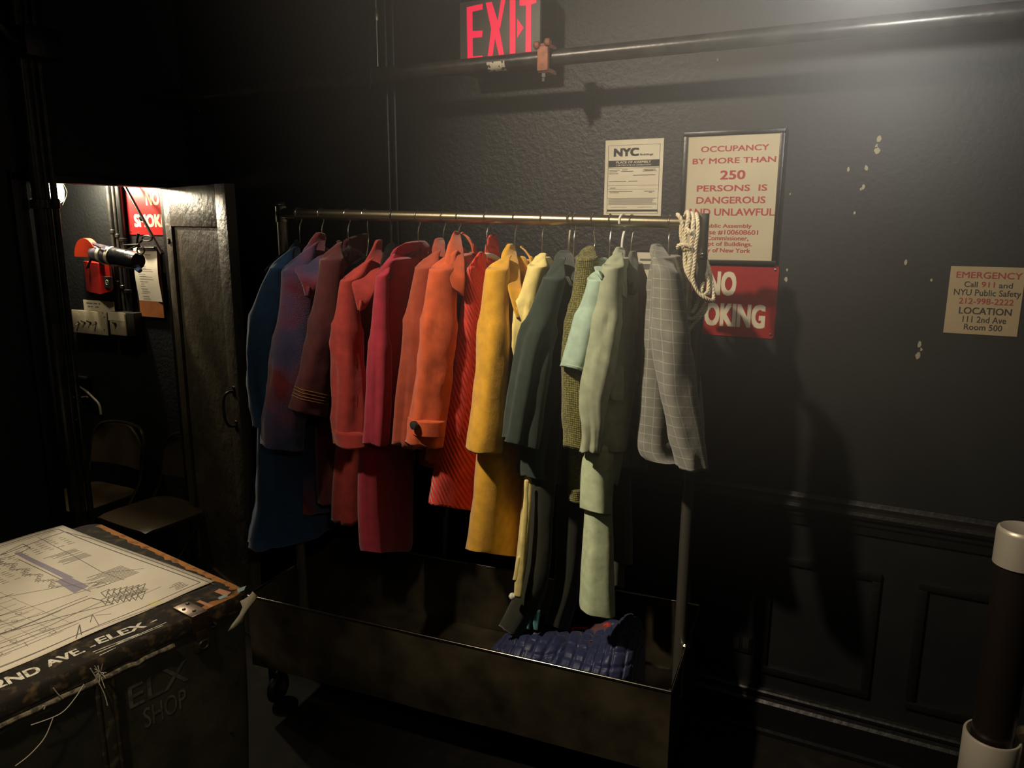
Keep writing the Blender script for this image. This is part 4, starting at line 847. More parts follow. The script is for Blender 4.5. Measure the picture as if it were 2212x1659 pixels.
obj('print', bm, M_greyink, root, smooth=False)
bm = bmesh.new(); wbox(bm, 296, 530, 338, 541, 2.672, 2.69); tube(bm, [onY(300, 536, 2.668), onY(334, 536, 2.668)], .007, 10); obj('clip', bm, M_black, root)
# leaning black pole, conduits, cables
bm = bmesh.new(); tube(bm, [onY(266, 395, 2.66), onY(308, 471, 2.63), onY(350, 548, 2.60)], .0075, 10); lathe(bm, [(.008, -.01), (.011, 0), (.008, .01)], onY(305, 472, 2.632), V((1, 0, -1.6)), 10)
tag(obj('black_stick', bm, M_black), 'thin black stick slanting across the doorway no smoking sign', 'stick')
c0 = onY(237, 450, 2.68).x
for i, (x, lb, zb) in enumerate(((237, 'leftmost of the three thin conduits dropping to the switch boxes', 660), (248, 'middle one of the three thin conduits dropping to the switch boxes', 664), (261, 'thickest black conduit right of the two thin ones above the switch boxes', 664))):
    X = onY(x, 450, 2.68).x; bm = bmesh.new(); r = (.009, .009, .017)[i]
    tube(bm, [V((X, 2.68, onY(x+14, zb+6, 2.68).z)), V((X, 2.68, 3.2))], r, 12)
    for py in (500, 610): lathe(bm, [(r, -.01), (r*1.35, -.007), (r*1.35, .007), (r, .01)], V((X, 2.68, onY(x+4, py+i*9, 2.68).z)), n=12)
    tag(obj('wall_conduit', bm, M_pipe if i < 2 else M_black), lb, 'conduit')
# tall pipes on the near side of the opening
for i, (px, py, off, r, lb) in enumerate(((62, 250, .05, .024, 'thick black riser pipe left of the doorway with a bright streak'), (100, 420, .045, .013, 'thin riser pipe close to the left door jamb'), (117, 420, .06, .013, 'thin riser pipe directly on the left edge of the doorway'))):
    p = onX(px, py, WX+off); bm = bmesh.new(); tube(bm, [V((WX+off, p.y, .0)), V((WX+off, p.y, 1.9)), V((WX+off, p.y, 4.2))], r, 16)
    z = onX(px+12, 440, WX+off).z; lathe(bm, [(r, -.02), (r*1.4, -.016), (r*1.4, .016), (r, .02)], V((WX+off, p.y, z)), n=16)
    tag(obj('riser_pipe', bm, M_pipe), lb, 'pipe')
c = onX(70, 92, WX+.08); bm = bmesh.new(); box(bm, (WX, c.y-.07, c.z-.06), (WX+.15, c.y+.07, c.z+.05), bev=.012)
tag(obj('junction_box', bm, M_black), 'black junction box high on the riser pipe in the top left corner', 'junction box')
bm = bmesh.new(); tube(bm, smooth_path([onX(-30, 30, WX+.1), onX(5, 60, WX+.1), onX(28, 84, WX+.09), onX(60, 92, WX+.1)], 5), .014, 10)
tag(obj('hose', bm, M_black), 'black flexible hose curving into the high junction box', 'hose')
# bare work lamp glimpsed behind the riser pipes
lp = onY(118, 414, 2.30)
root = thing('work_lamp', 'bright caged work lamp glaring behind the riser pipes at the doorway edge', 'lamp', lp)
M_glow = mat('lamp_glass', S(255, 240, 200), .3, emit=(1, .88, .62, 1), estr=14)
bm = bmesh.new(); lathe(bm, [(.012, -.055), (.034, -.04), (.04, 0), (.034, .04), (.014, .055)], lp, n=20); obj('bulb', bm, M_glow, root)
bm = bmesh.new(); lathe(bm, [(.02, .05), (.026, .055), (.026, .12), (.012, .13)], lp, n=16)
for k in range(6):
    a = k*1.047; tube(bm, smooth_path([lp+V((.026*math.cos(a), .026*math.sin(a), .06)), lp+V((.05*math.cos(a), .05*math.sin(a), 0)), lp+V((.026*math.cos(a), .026*math.sin(a), -.06))], 4), .0016, 6)
tube(bm, [lp+V((0, 0, .12)), lp+V((0, 0, .9))], .004, 8); obj('cage', bm, M_steel, root)
root = thing('cable_bundle', 'grey cables bundled on a hook behind the left folding chair', 'cables', onY(180, 900, 2.66))
M_cable = mat('grey_cable', S(120, 112, 96), .4)
for pts in ([(140, 838), (165, 832), (182, 842), (200, 858), (214, 874), (218, 895)], [(146, 858), (150, 842), (164, 834)], [(142, 856), (165, 859), (190, 857)], [(145, 876), (155, 872), (166, 874), (170, 870)], [(152, 895), (150, 905), (160, 908), (175, 906)]):
    bm = bmesh.new(); tube(bm, smooth_path([onY(x, y, 2.665) for x, y in pts], 5), .0065, 8); obj('cable', bm, M_cable, root)
bm = bmesh.new(); wbox(bm, 138, 812, 182, 817, 2.64); wbox(bm, 138, 830, 146, 846, 2.66); obj('rack_bar', bm, M_steel, root); bm = bmesh.new(); lathe(bm, [(.004, -.01), (.012, -.006), (.012, .006), (.004, .01)], onY(168, 838, 2.655), V((1, 0, 0)), 12); obj('plug', bm, M_cream, root)
# ------------------------------------------------------------------ folding chairs
M_chair = mat('brown_black_chair_vinyl', S(58, 48, 34), .3, bump=[(30, .1, .003)]); M_tube = mat('chair_tube', S(70, 64, 52), .22, .8)
def chair(label, fr, zs, yaw=0, wid=.40, dep=.37):
    """fr = front right seat corner; chair faces -Y turned by yaw"""
    c, s = math.cos(yaw), math.sin(yaw); X = V((c, s, 0)); Yv = V((-s, c, 0))
    o = V((fr.x, fr.y, 0))-X*(wid/2)            # front centre
    P = lambda x, y, z: o+X*x+Yv*y+V((0, 0, z))
    root = thing('folding_chair', label, 'chair', P(0, dep/2, 0), 'folding chairs in the passage')
    bm = bmesh.new(); g = []; n = 10
    for side, dz in ((0, .0), (1, -.022)):
        rows = []
        for j in range(n+1):
            row = []
            for i in range(n+1):
                u = i/n*2-1; v = j/n*2-1; k = 1-.06*max(0, abs(u)*abs(v)-.5)*2
                row.append(bm.verts.new(P(u*wid/2*k, dep/2+v*dep/2*k, zs+dz-.014*(1-u*u)*(1-v*v)+(.0 if side else -.008*(abs(u)**8+abs(v)**8)))))
            rows.append(row)
        g.append(rows)
        for a, b in zip(rows, rows[1:]):
            for i in range(n): bm.faces.new((a[i], a[i+1], b[i+1], b[i]))
    bd = lambda r: r[0]+[x[-1] for x in r[1:]]+r[-1][::-1][1:]+[x[0] for x in r[1:-1]][::-1]
    A_, B_ = bd(g[0]), bd(g[1])
    for i in range(len(A_)): bm.faces.new((A_[i], A_[(i+1) % len(A_)], B_[(i+1) % len(B_)], B_[i]))
    obj('seat', bm, M_chair, root)
    bz = .775; lean = lambda z: dep-.01+(z-zs)*.18        # frame line of back and front legs
    bm = bmesh.new(); rows = []
    for side in (0, 1):
        for j in range(9):
            v = j/8; z = bz-.21+.205*v; row = []
            for i in range(15):
                u = i/14*2-1; hw = wid/2-.012-(.075*max(0, (v-.45)/.55)**2.2); bow = .03*(1-u*u)
                row.append(bm.verts.new(P(u*hw, lean(z)+bow-.012*side, z+.012*(1-u*u)*(v > .9))))
            rows.append(row)
    for k in (0, 9):
        for a, b in zip(rows[k:k+9], rows[k+1:k+9]):
            for i in range(14): bm.faces.new((a[i], a[i+1], b[i+1], b[i]))
    r0, r1 = rows[:9], rows[9:]
    for A_, B_ in ((r0[0], r1[0]), (r0[-1], r1[-1]), ([r[0] for r in r0], [r[0] for r in r1]), ([r[-1] for r in r0], [r[-1] for r in r1])):
        for i in range(len(A_)-1): bm.faces.new((A_[i], A_[i+1], B_[i+1], B_[i]))
    obj('backrest', bm, M_chair, root)
    w = wid/2
    pts = [P(-w, -.02, .012), P(-w, .14, .25), P(-w, dep-.02, zs+.03), P(-w, lean(bz-.1), bz-.1), P(-w+.03, lean(bz)+.004, bz-.022), P(-w+.09, lean(bz)+.02, bz+.004), P(0, lean(bz)+.03, bz+.012), P(w-.09, lean(bz)+.02, bz+.004), P(w-.03, lean(bz)+.004, bz-.022), P(w, lean(bz-.1), bz-.1), P(w, dep-.02, zs+.03), P(w, .14, .25), P(w, -.02, .012)]
    bm = bmesh.new(); tube(bm, smooth_path(pts, 4), .0105, 10); obj('frame', bm, M_tube, root)
    for sg in (-1, 1):
        bm = bmesh.new(); tube(bm, [P(sg*(w-.03), .05, zs-.02), P(sg*(w-.03), .22, zs*.5), P(sg*(w-.03), .42, .012)], .0095, 10); obj('rear_leg', bm, M_tube, root)
    for y, z in ((.02, .09), (.39, .08)):
        bm = bmesh.new(); tube(bm, [P(-w+.01, y, z), P(w-.01, y, z)], .007, 8); obj('crossbar', bm, M_tube, root)
fr1 = onZ(168, 1107, .465); fr2 = onZ(312, 1149, .465)
chair('dark metal folding chair on the left in the passage below the cables', fr1, .465, 0.02)
chair('dark metal folding chair on the right in the passage beside the door', V((fr2.x, fr2.y, 0)), .465, -.08)
# ------------------------------------------------------------------ road trunk
TZ = .80
tA = onZ(545, 1276, TZ); tB = onZ(0, 1502, TZ); tC = onZ(165, 1126, TZ)
fx = (tB-tA).normalized(); sd = (tC-tA); sx = V((-fx.y, fx.x, 0)); sx = sx if sx.dot(sd) > 0 else -sx
# split the small angle error between the two edges
ang = math.pi/2-fx.angle(sd.normalized()); ang *= .5
rot = Matrix.Rotation(ang if fx.cross(sd).z < 0 else -ang, 3, 'Z'); fx = (rot @ fx).normalized(); sx = V((-fx.y, fx.x, 0)); sx = sx if sx.dot(sd) > 0 else -sx
TL = 1.05; TW = .90
MT = Matrix((fx, sx, V((0, 0, 1)))).transposed().to_4x4(); MT.translation = V((tA.x, tA.y, 0))       # x runs along the front edge, y into the lid
def tp(px, py, z=TZ): p = onZ(px, py, z)-V((tA.x, tA.y, 0)); return p.dot(fx), p.dot(sx)
trunk = thing('road_trunk', 'big battered black touring trunk with worn wooden lid edge in the foreground', 'trunk', MT @ V((TL/2, TW/2, 0)))
M_lid = mat('scuffed_black_lid', S(30, 26, 21), .75, spec=.2, bump=[(70, .35, .004), (9, .2, .01)], vary=(34, S(92, 76, 50), .52, .76), coords='Object')
M_worn = mat('worn_bare_plywood', S(176, 116, 52), .75, spec=.2, bump=[(60, .3, .003)], vary=(30, S(84, 60, 34), .5, .72))
M_body = mat('black_fibre_side', S(40, 39, 33), .45, bump=[(60, .25, .003), (6, .25, .015)], vary=(7, S(58, 55, 45), .45, .75))
M_rim = mat('dark_metal_edging', S(50, 46, 38), .38, .4, bump=[(40, .4, .003)], vary=(26, S(92, 84, 66), .55, .7))
def rounded(bm, x0, y0, x1, y1, z0, z1, r, mi=0, inset=0, n=8):
    pts = []
    for cx, cy, a0 in ((x1-r, y1-r, 0), (x0+r, y1-r, 90), (x0+r, y0+r, 180), (x1-r, y0+r, 270)):
        for k in range(n+1):
            a = math.radians(a0+90*k/n); pts.append((cx+r*math.cos(a), cy+r*math.sin(a)))
    cx, cy = (x0+x1)/2, (y0+y1)/2
    prof = [(inset, z0), (0, z0+.004), (0, z1-.006), (.004, z1-.002), (.009, z1)]
    rings = []
    for ins, z in prof:
        rings.append([bm.verts.new(MT @ V((cx+(x-cx)*(1-ins/((x1-x0)/2)), cy+(y-cy)*(1-ins/((y1-y0)/2)), z))) for x, y in pts])
    for a, b in zip(rings, rings[1:]):
        for i in range(len(pts)): bm.faces.new((a[i], a[(i+1) % len(pts)], b[(i+1) % len(pts)], b[i])).material_index = mi
    bm.faces.new(rings[-1]); bm.faces.new(rings[0][::-1])
bm = bmesh.new(); rounded(bm, 0, 0, TL, TW, TZ-.036, TZ, .05); lid = obj('lid', bm, M_lid, trunk, sharp=50)
# bare wood wear along the lid edge
bm = bmesh.new()
def edge_wear(path, w, z=TZ+.0006, seed=0):
    rr = random.Random(seed); P = smooth_path([V((x, y, 0)) for x, y in path], 10)
    for i in range(len(P)-1):
        d = (P[i+1]-P[i]).normalized(); nn = V((-d.y, d.x, 0)); a = w*(.35+.65*abs(noise.noise(P[i]*31+V((seed, 0, 0)))))*2.2; b = w*(.35+.65*abs(noise.noise(P[i+1]*31+V((seed, 0, 0)))))*2.2
        quad(bm, (MT @ (P[i]+V((0, 0, z))), MT @ (P[i+1]+V((0, 0, z))), MT @ (P[i+1]+nn*b+V((0, 0, z))), MT @ (P[i]+nn*a+V((0, 0, z)))))
edge_wear([(.17, .006), (.10, .008), (.045, .010), (.016, .03), (.009, .06), (.008, .12), (.008, .3), (.008, .5), (.008, .7), (.008, .85)][::-1], .020, seed=2)
obj('worn_edge', bm, M_worn, lid, smooth=False)
M_teal = mat('teal_sticker', S(120, 158, 160), .5)
bm = bmesh.new()
for px in ([(512, 1273), (532, 1266), (527, 1276), (514, 1281)], [(470, 1292), (490, 1283), (492, 1289), (474, 1296)]):
    quad(bm, [MT @ V((*tp(x, y), TZ+.0012)) for x, y in px])
obj('teal_sticker', bm, M_teal, lid, smooth=False)
bm = bmesh.new(); 
for px in ([(463, 1279), (474, 1272), (500, 1280), (488, 1289)], [(424, 1300), (432, 1297), (462, 1309), (454, 1313)]): quad(bm, [MT @ V((*tp(x, y), TZ+.0010)) for x, y in px])
obj('orange_tape', bm, mat('orange_tape', S(190, 120, 60), .6), lid, smooth=False)
# stencilled lettering along the front strip of the lid: letters placed along the edge
M_chalk = mat('white_stencil_paint', S(222, 218, 202), .7, vary=(60, S(150, 146, 130), .52, .64))
def strip_text(s, px0, py0, px1, py1, h, bold=.03):
    bm = bmesh.new()
    a = V((*tp(px0, py0), 0)); b = V((*tp(px1, py1), 0)); d = (b-a); L = d.length; d.normalize(); nrm = V((d.y, -d.x, 0)); nrm = nrm if nrm.y > 0 else -nrm
    text(bm, s, lambda u, v: MT @ (a+d*u+nrm*v+V((0, 0, TZ+.0009))), 0, L, 0, h, bold, stack=V((0, 0, 5e-5))); obj('stencil_lettering', bm, M_chalk, lid, smooth=False)
strip_text('2ND', -8, 1490, 92, 1452, .040); strip_text('AVE.', 106, 1442, 186, 1408, .034); strip_text('-', 196, 1400, 208, 1395, .006); strip_text('ELEX', 214, 1392, 318, 1354, .034); strip_text('-', 326, 1346, 340, 1340, .005)
bm = bmesh.new()
for a, b in (((206, 1412), (352, 1352)), ((200, 1409), (300, 1370)), ((215, 1416), (250, 1400)), ((250, 1392), (360, 1345))):
    p, q = V((*tp(*a), TZ+.0008)), V((*tp(*b), TZ+.0008)); d = (q-p).normalized(); nn = V((-d.y, d.x, 0))*.0022
    quad(bm, [MT @ x for x in (p-nn*.3, q-nn, q+nn*.2, p+nn)])
obj('paint_streaks', bm, M_chalk, lid, smooth=False)
# body below the lid, tapering to the foot
bm = bmesh.new(); zt = TZ-.046; tpr = .03; rings = []
def ring(z, ins, r=.03, n=5):
    pts = []
    x0, y0, x1, y1 = .012+ins, .010, TL-.012, TW-.012
    for cx, cy, a0 in ((x1-r, y1-r, 0), (x0+r, y1-r, 90), (x0+r, y0+r, 180), (x1-r, y0+r, 270)):
        for k in range(n+1):
            a = math.radians(a0+90*k/n); pts.append(MT @ V((cx+r*math.cos(a), cy+r*math.sin(a), z)))
    return pts
for k in range(9):
    z = zt-(zt-.09)*k/8; rings.append([bm.verts.new(p) for p in ring(z, .035*(k/8)-.008*math.sin(k/8*math.pi))])
for a, b in zip(rings, rings[1:]):
    for i in range(len(a)): bm.faces.new((a[i], a[(i+1) % len(a)], b[(i+1) % len(a)], b[i]))
bm.faces.new(rings[0][::-1]); bm.faces.new(rings[-1]); obj('body', bm, M_body, trunk, sharp=50)
bm = bmesh.new(); box(bm, (.006, .002, TZ-.048), (TL-.006, TW-.006, TZ-.036), MT, .003); obj('closing_lip', bm, M_rim, trunk, sharp=30)
# frayed rope gasket under the lip
bm = bmesh.new(); pts = [MT @ V((.25+.8*k/40, -.002-.003*noise.noise(V((k*.7, 0, 0))), TZ-.054-.004*noise.noise(V((k*.9, 5, 0))))) for k in range(41)]; tube(bm, pts, [.0065+.003*noise.noise(V((k*1.3, 2, 0))) for k in range(41)], 8); obj('frayed_gasket', bm, mat('dirty_cord', S(112, 104, 84), .9, bump=[(200, .8, .003)], vary=(60, S(60, 56, 46), .45, .6)), trunk)
for x, y in ((.12, .1), (TL-.12, .1), (.12, TW-.1), (TL-.12, TW-.1)):
    bm = bmesh.new(); lathe(bm, [(.02, -.016), (.036, -.014), (.04, -.006), (.04, .006), (.036, .014), (.02, .016)], MT @ V((x, y, .04)), fx, 20); box(bm, (x-.03, y-.03, .07), (x+.03, y+.03, .092), MT, .003); box(bm, (x-.022, y-.012, .035), (x-.018, y+.012, .075), MT); box(bm, (x+.018, y-.012, .035), (x+.022, y+.012, .075), MT); obj('caster', bm, M_black, trunk)
# upright batten with two ribs on the front
def fpt(px, py):      # point on trunk front plane
    return onp(px, py, MT @ V((0, 0, 0)), sx)
bx0 = (fpt(205, 1500)-MT.translation).dot(fx); bx1 = (fpt(252, 1500)-MT.translation).dot(fx)
lo_, hi_ = min(bx0, bx1), max(bx0, bx1)
bm = bmesh.new(); box(bm, (lo_+.012, -.004, .1), (hi_-.012, .02, TZ-.056), MT, .003); tube(bm, [MT @ V((lo_+.006, -.001, .1)), MT @ V((lo_+.006, -.001, TZ-.056))], .006, 10); tube(bm, [MT @ V((hi_-.006, -.001, .1)), MT @ V((hi_-.006, -.001, TZ-.056))], .006, 10); obj('batten', bm, M_rim, trunk, sharp=30)
# chalked letters on the front panel
bm = bmesh.new(); M_faint = mat('faint_chalk', S(72, 69, 58), .9, vary=(50, S(50, 48, 40), .45, .6))
def front_text(s, px0, px1, py, h, bold=.004):
    a = fpt(px0, py)-MT.translation; b = fpt(px1, py)-MT.translation; c = fpt((px0+px1)/2, py).z
    text(bm, s, lambda u, v: MT @ V((u, .0085, v)), a.dot(fx), b.dot(fx), c-h/2, c+h/2, bold, stack=-sx*4e-5)
front_text('ELX', 278, 412, 1480, .062); obj('chalk_lettering', bm, M_faint, trunk, smooth=False)
bm = bmesh.new(); front_text('SHOP', 312, 408, 1532, .058); obj('chalk_lettering', bm, M_faint, trunk, smooth=False)
# hasp over the lid edge
hx, hy = tp(392, 1303); ex, ey = tp(432, 1322)
M_hasp = mat('bronzed_hasp', S(84, 66, 50), .3, .75, bump=[(60, .15, .002)])
bm = bmesh.new()
hx = (tp(428, 1330)[0]+tp(400, 1310)[0])/2
box(bm, (hx-.024, -.006, TZ+.0005), (hx+.024, .085, TZ+.0045), MT, .0012); box(bm, (hx-.024, -.0075, TZ-.05), (hx+.024, -.0035, TZ+.0045), MT, .0012); box(bm, (hx-.016, -.009, TZ-.075), (hx+.016, -.005, TZ-.045), MT, .0012)
hasp = obj('hasp', bm, M_hasp, trunk, sharp=30)
for dx, y in ((-.012, .07), (.012, .05), (0, .02)): bm = bmesh.new(); lathe(bm, [(.005, 0), (.005, .0015), (.002, .003)], MT @ V((hx+dx, y, TZ+.0045)), n=10); obj('screw', bm, M_steel, hasp)
bm = bmesh.new(); 
tube(bm, [MT @ V((hx+.014*math.cos(k*.5236), -.014, TZ-.085+.012*math.sin(k*.5236))) for k in range(12)], .0035, 8, closed=True)
tube(bm, smooth_path([MT @ V((hx-.03, -.012, TZ-.048)), MT @ V((hx-.036, -.024, TZ-.04)), MT @ V((hx-.03, -.02, TZ-.03))], 4), .003, 8)
box(bm, (hx-.02, -.012, TZ-.105), (hx+.02, .004, TZ-.075), MT, .003); obj('staple', bm, M_rim, hasp)
# loose frayed strings
M_string = mat('frayed_string', S(170, 164, 146), .8)
for pts in ([(190, 1440), (205, 1465), (220, 1495), (227, 1520)], [(176, 1474), (160, 1500), (135, 1530), (110, 1545), (62, 1562)], [(110, 1545), (92, 1588), (60, 1625), (28, 1650)], [(110, 1482), (120, 1495), (131, 1505)], [(85, 1522), (92, 1520), (90, 1528)]):
    P = [fpt(x, y) for x, y in pts]; P = [p-sx*.012 for p in P]
    bm = bmesh.new(); tube(bm, smooth_path(P, 6), .0012, 6); obj('string', bm, M_string, trunk)
bm = bmesh.new(); rr = random.Random(4); c = fpt(212, 1452)-sx*.008
for k in range(26):
    d = V((rr.uniform(-1, 1), rr.uniform(-.3, .1), rr.uniform(-1, 1))).normalized(); tube(bm, smooth_path([c+d*.004, c+d*.014+V((0, 0, -.003)), c+d*rr.uniform(.018, .034)+V((0, 0, rr.uniform(-.012, .0)))], 3), .0009, 5)
obj('fray', bm, M_string, trunk)
for px, py in ((503, 1585), (513, 1475)): bm = bmesh.new(); lathe(bm, [(.004, 0), (.004, .002), (.001, .003)], fpt(px, py)-sx*.0+sx*.008, -sx, 8); obj('rivet', bm, M_steel, trunk)
# paper tape curling off the corner
bm = bmesh.new(); cpts = [(532, 1288, .8), (540, 1300, .775), (528, 1318, .75), (514, 1338, .72), (508, 1352, .70)]
base = MT @ V((.004, -.004, 0)); g = []
for i, (x, y, z) in enumerate(cpts):
    c = onp(x, y, MT @ V((0, -.012-.006*math.sin(i), 0)), sx); w = .021+.005*math.sin(i*2)
    g.append([bm.verts.new(c+fx*(w*t)*-1+sx*(-.006*(1-t*t))+V((0, 0, .006*t))) for t in (-1, -.5, 0, .5, 1)])
for a, b in zip(g, g[1:]):
    for i in range(4): bm.faces.new((a[i], a[i+1], b[i+1], b[i]))
o = obj('masking_tape', bm, mat('masking_tape', S(206, 198, 172), .7, bump=[(60, .5, .004)]), trunk); md = o.modifiers.new('thick', 'SOLIDIFY'); md.thickness = .0012
# ------------------------------------------------------------------ lighting plan sheet on the lid
Q = [V((*tp(136, 1138), 0)), V((*tp(463, 1257), 0))]
# paper axes: right edge Q0->Q1, bottom edge Q1 -> left out of the picture
r_ = (Q[1]-Q[0]); low = V((*tp(0, 1456), 0)); b_ = (low-Q[1]).normalized(); PWD = .95; PH = r_.length
pN = r_.normalized(); 
def sheet_pt(u, v, o=0):
    """u along the bottom edge from the right corner (0..1 of PWD), v from bottom to top along the right edge"""
    p = Q[1]+b_*(u*PWD)-r_*(v)
    lift = .0025+.010*max(0, v-.72)**1.2*(1+.8*math.sin(u*9))*(u > -.1)+.018*max(0, v-.8)*abs(math.sin(u*5+.4))+.0012*math.sin(u*21+v*6)
    return MT @ V((p.x, p.y, TZ+lift+o))
sheet_ = thing('lighting_plan', 'large white drawing sheet of a stage lighting plan spread on the trunk lid', 'paper', sheet_pt(.4, .5))
bm = bmesh.new(); N = 36; g = [[bm.verts.new(sheet_pt(i/N, j/N)) for i in range(N+1)] for j in range(N+1)]
for a, b in zip(g, g[1:]):
    for i in range(N): bm.faces.new((a[i], a[i+1], b[i+1], b[i]))
o = obj('paper', bm, M_white, sheet_); md = o.modifiers.new('thick', 'SOLIDIFY'); md.thickness = .0004; md.offset = -1
def uv_of(px, py):
    x, y = tp(px, py, TZ+.003); d = V((x, y, 0))-Q[1]; bb = b_*PWD; rr_ = -r_
    det = bb.x*rr_.y-bb.y*rr_.x
    return ((d.x*rr_.y-d.y*rr_.x)/det, (bb.x*d.y-bb.y*d.x)/det)
def pline(bm, a, b, w=.0011, n=8, o=.0007):
    a = V((*a, 0)); b = V((*b, 0)); d = V(((b-a).x*PWD, (b-a).y*PH, 0)); L = max(d.length, 1e-5); nn = V((-d.y/L/PWD*w, d.x/L/PH*w, 0)); n = max(1, int(L/.025)); prev = None
    for k in range(n+1):
        p = a.lerp(b, k/n); c = (bm.verts.new(sheet_pt((p-nn).x, (p-nn).y, o)), bm.verts.new(sheet_pt((p+nn).x, (p+nn).y, o)))
        if prev: bm.faces.new((prev[0], prev[1], c[1], c[0]))
        prev = c
bm = bmesh.new(); bg = bmesh.new(); bl = bmesh.new()
for a, b, w in (((.03, .03), (.99, .03), .0012), ((.03, .03), (.03, .97), .0016), ((.03, .97), (.99, .97), .0016), ((.045, .955), (.99, .955), .0008), ((.11, .12), (.99, .12), .0006)): pline(bm, a, b, w)
P_ = lambda *q: [uv_of(*x) for x in q]
# main drawn outlines traced as plan lines
for q, w in (([(0, 1202), (60, 1180), (140, 1150), (196, 1162), (462, 1262)], .0012), ([(0, 1200), (50, 1178), (66, 1186), (18, 1206)], .0012), ([(82, 1164), (150, 1196), (218, 1234), (268, 1252)], .0008),
             ([(0, 1290), (120, 1270), (218, 1256), (232, 1262), (0, 1330)], .0008), ([(0, 1370), (100, 1330), (196, 1292), (246, 1304), (120, 1336), (0, 1368)], .0013), ([(0, 1390), (110, 1350), (220, 1300)], .0009), ([(0, 1350), (95, 1325), (190, 1288)], .0009), ([(0, 1400), (80, 1370), (200, 1330)], .0009),
             ([(40, 1208), (90, 1232), (150, 1262), (196, 1278)], .0010), ([(196, 1258), (218, 1258), (190, 1272)], .0008), ([(450, 1268), (300, 1322), (150, 1378), (0, 1440)], .0007), ([(230, 1236), (310, 1228)], .0008), ([(164, 1380), (172, 1350), (176, 1372)], .0012), ([(206, 1330), (240, 1326)], .0008), ([(60, 1395), (52, 1386)], .0007),
             ([(195, 1345), (200, 1328), (214, 1352)], .0008)):
    uvs = P_(*q)
    for a, b in zip(uvs, uvs[1:]): pline(bm, a, b, w)
rr = random.Random(21)
for k in range(17):      # ruled position bars
    v = .10+.045*k; u0 = .36+.02*math.sin(k*2); pline(bg, (u0+.05*rr.random(), v), (.99, v+.004*rr.random()), .0005 if k % 3 else .0009)
    for j in range(9):   # instrument symbols
        u = u0+.06+.065*j+.02*rr.random()
        if rr.random() < .55:
            s = .010; c = [(u+s*math.cos(t*1.047)*.8, v+.012+s*math.sin(t*1.047)) for t in range(6)]
            for a, b in zip(c, c[1:]+c[:1]): pline(bg, a, b, .0006)
            pline(bg, (u-.02, v-.008), (u+.02, v-.006), .0005)
for k in range(14):      # cross lines
    u = .38+.045*k; pline(bg, (u, .12), (u+.01, .68), .0004)
for (u0, v0, nu, nv, du, dv, L) in ((.09, .60, 1, 12, .0, .0105, .11), (.085, .30, 1, 11, 0, .011, .14), (.14, .14, 1, 7, 0, .010, .12), (.27, .62, 9, 14, .033, .020, .022), (.06, .78, 9, 6, .035, .022, .024), (.06, .05, 1, 5, 0, .011, .05)):    # blocks of small writing
    for i in range(nu):
        for j in range(nv):
            if rr.random() < .12: continue
            u = u0+i*du; v = v0+j*dv; pline(bg, (u, v), (u+L*(.55+.45*rr.random()), v), .0011)
for j in range(34):      # title squiggles along the edge
    u = .075+.012*math.sin(j*.9); v = .42+.013*j; pline(bm, (u+.19, v), (u+.205, v+.006), .0011); pline(bm, (u+.197, v+.007), (u+.21, v), .0008)
for j in range(2):       # little perspective sketches
    for i in range(7):
        a = uv_of(218+i*13, 1280-i*2+j*16); b = uv_of(236+i*13, 1272-i*2+j*16); c_ = uv_of(228+i*13, 1290-i*2+j*16)
        pline(bm, a, b, .0011); pline(bm, b, c_, .0009); pline(bm, c_, a, .0011)
def patch(bm, pix, o=.0005):
    uvs = P_(*pix); n = 6; g = []
    for j in range(n+1):
        L = V((*uvs[0], 0)).lerp(V((*uvs[3], 0)), j/n); R = V((*uvs[1], 0)).lerp(V((*uvs[2], 0)), j/n)
        g.append([bm.verts.new(sheet_pt(*(L.lerp(R, i/n)).xy, o)) for i in range(n+1)])
    for a, b in zip(g, g[1:]):
        for i in range(n): bm.faces.new((a[i], a[i+1], b[i+1], b[i]))
patch(bl, [(30, 1196), (44, 1194), (160, 1248), (138, 1250)]); patch(bl, [(120, 1256), (148, 1246), (192, 1266), (160, 1282)]); 
obj('drawing_lines', bm, mat('plan_ink', S(92, 88, 84), .7), sheet_, smooth=False); obj('drawing_notes', bg, mat('plan_grey_ink', S(116, 110, 102), .75), sheet_, smooth=False); obj('shaded_area', bl, mat('plan_lavender', S(150, 144, 160), .75), sheet_, smooth=False)
bm = bmesh.new(); patch(bm, [(318, 1302), (336, 1298), (352, 1296), (330, 1308)], .0006); obj('yellow_mark', bm, mat('highlighter_yellow', S(222, 214, 140), .8), sheet_, smooth=False)
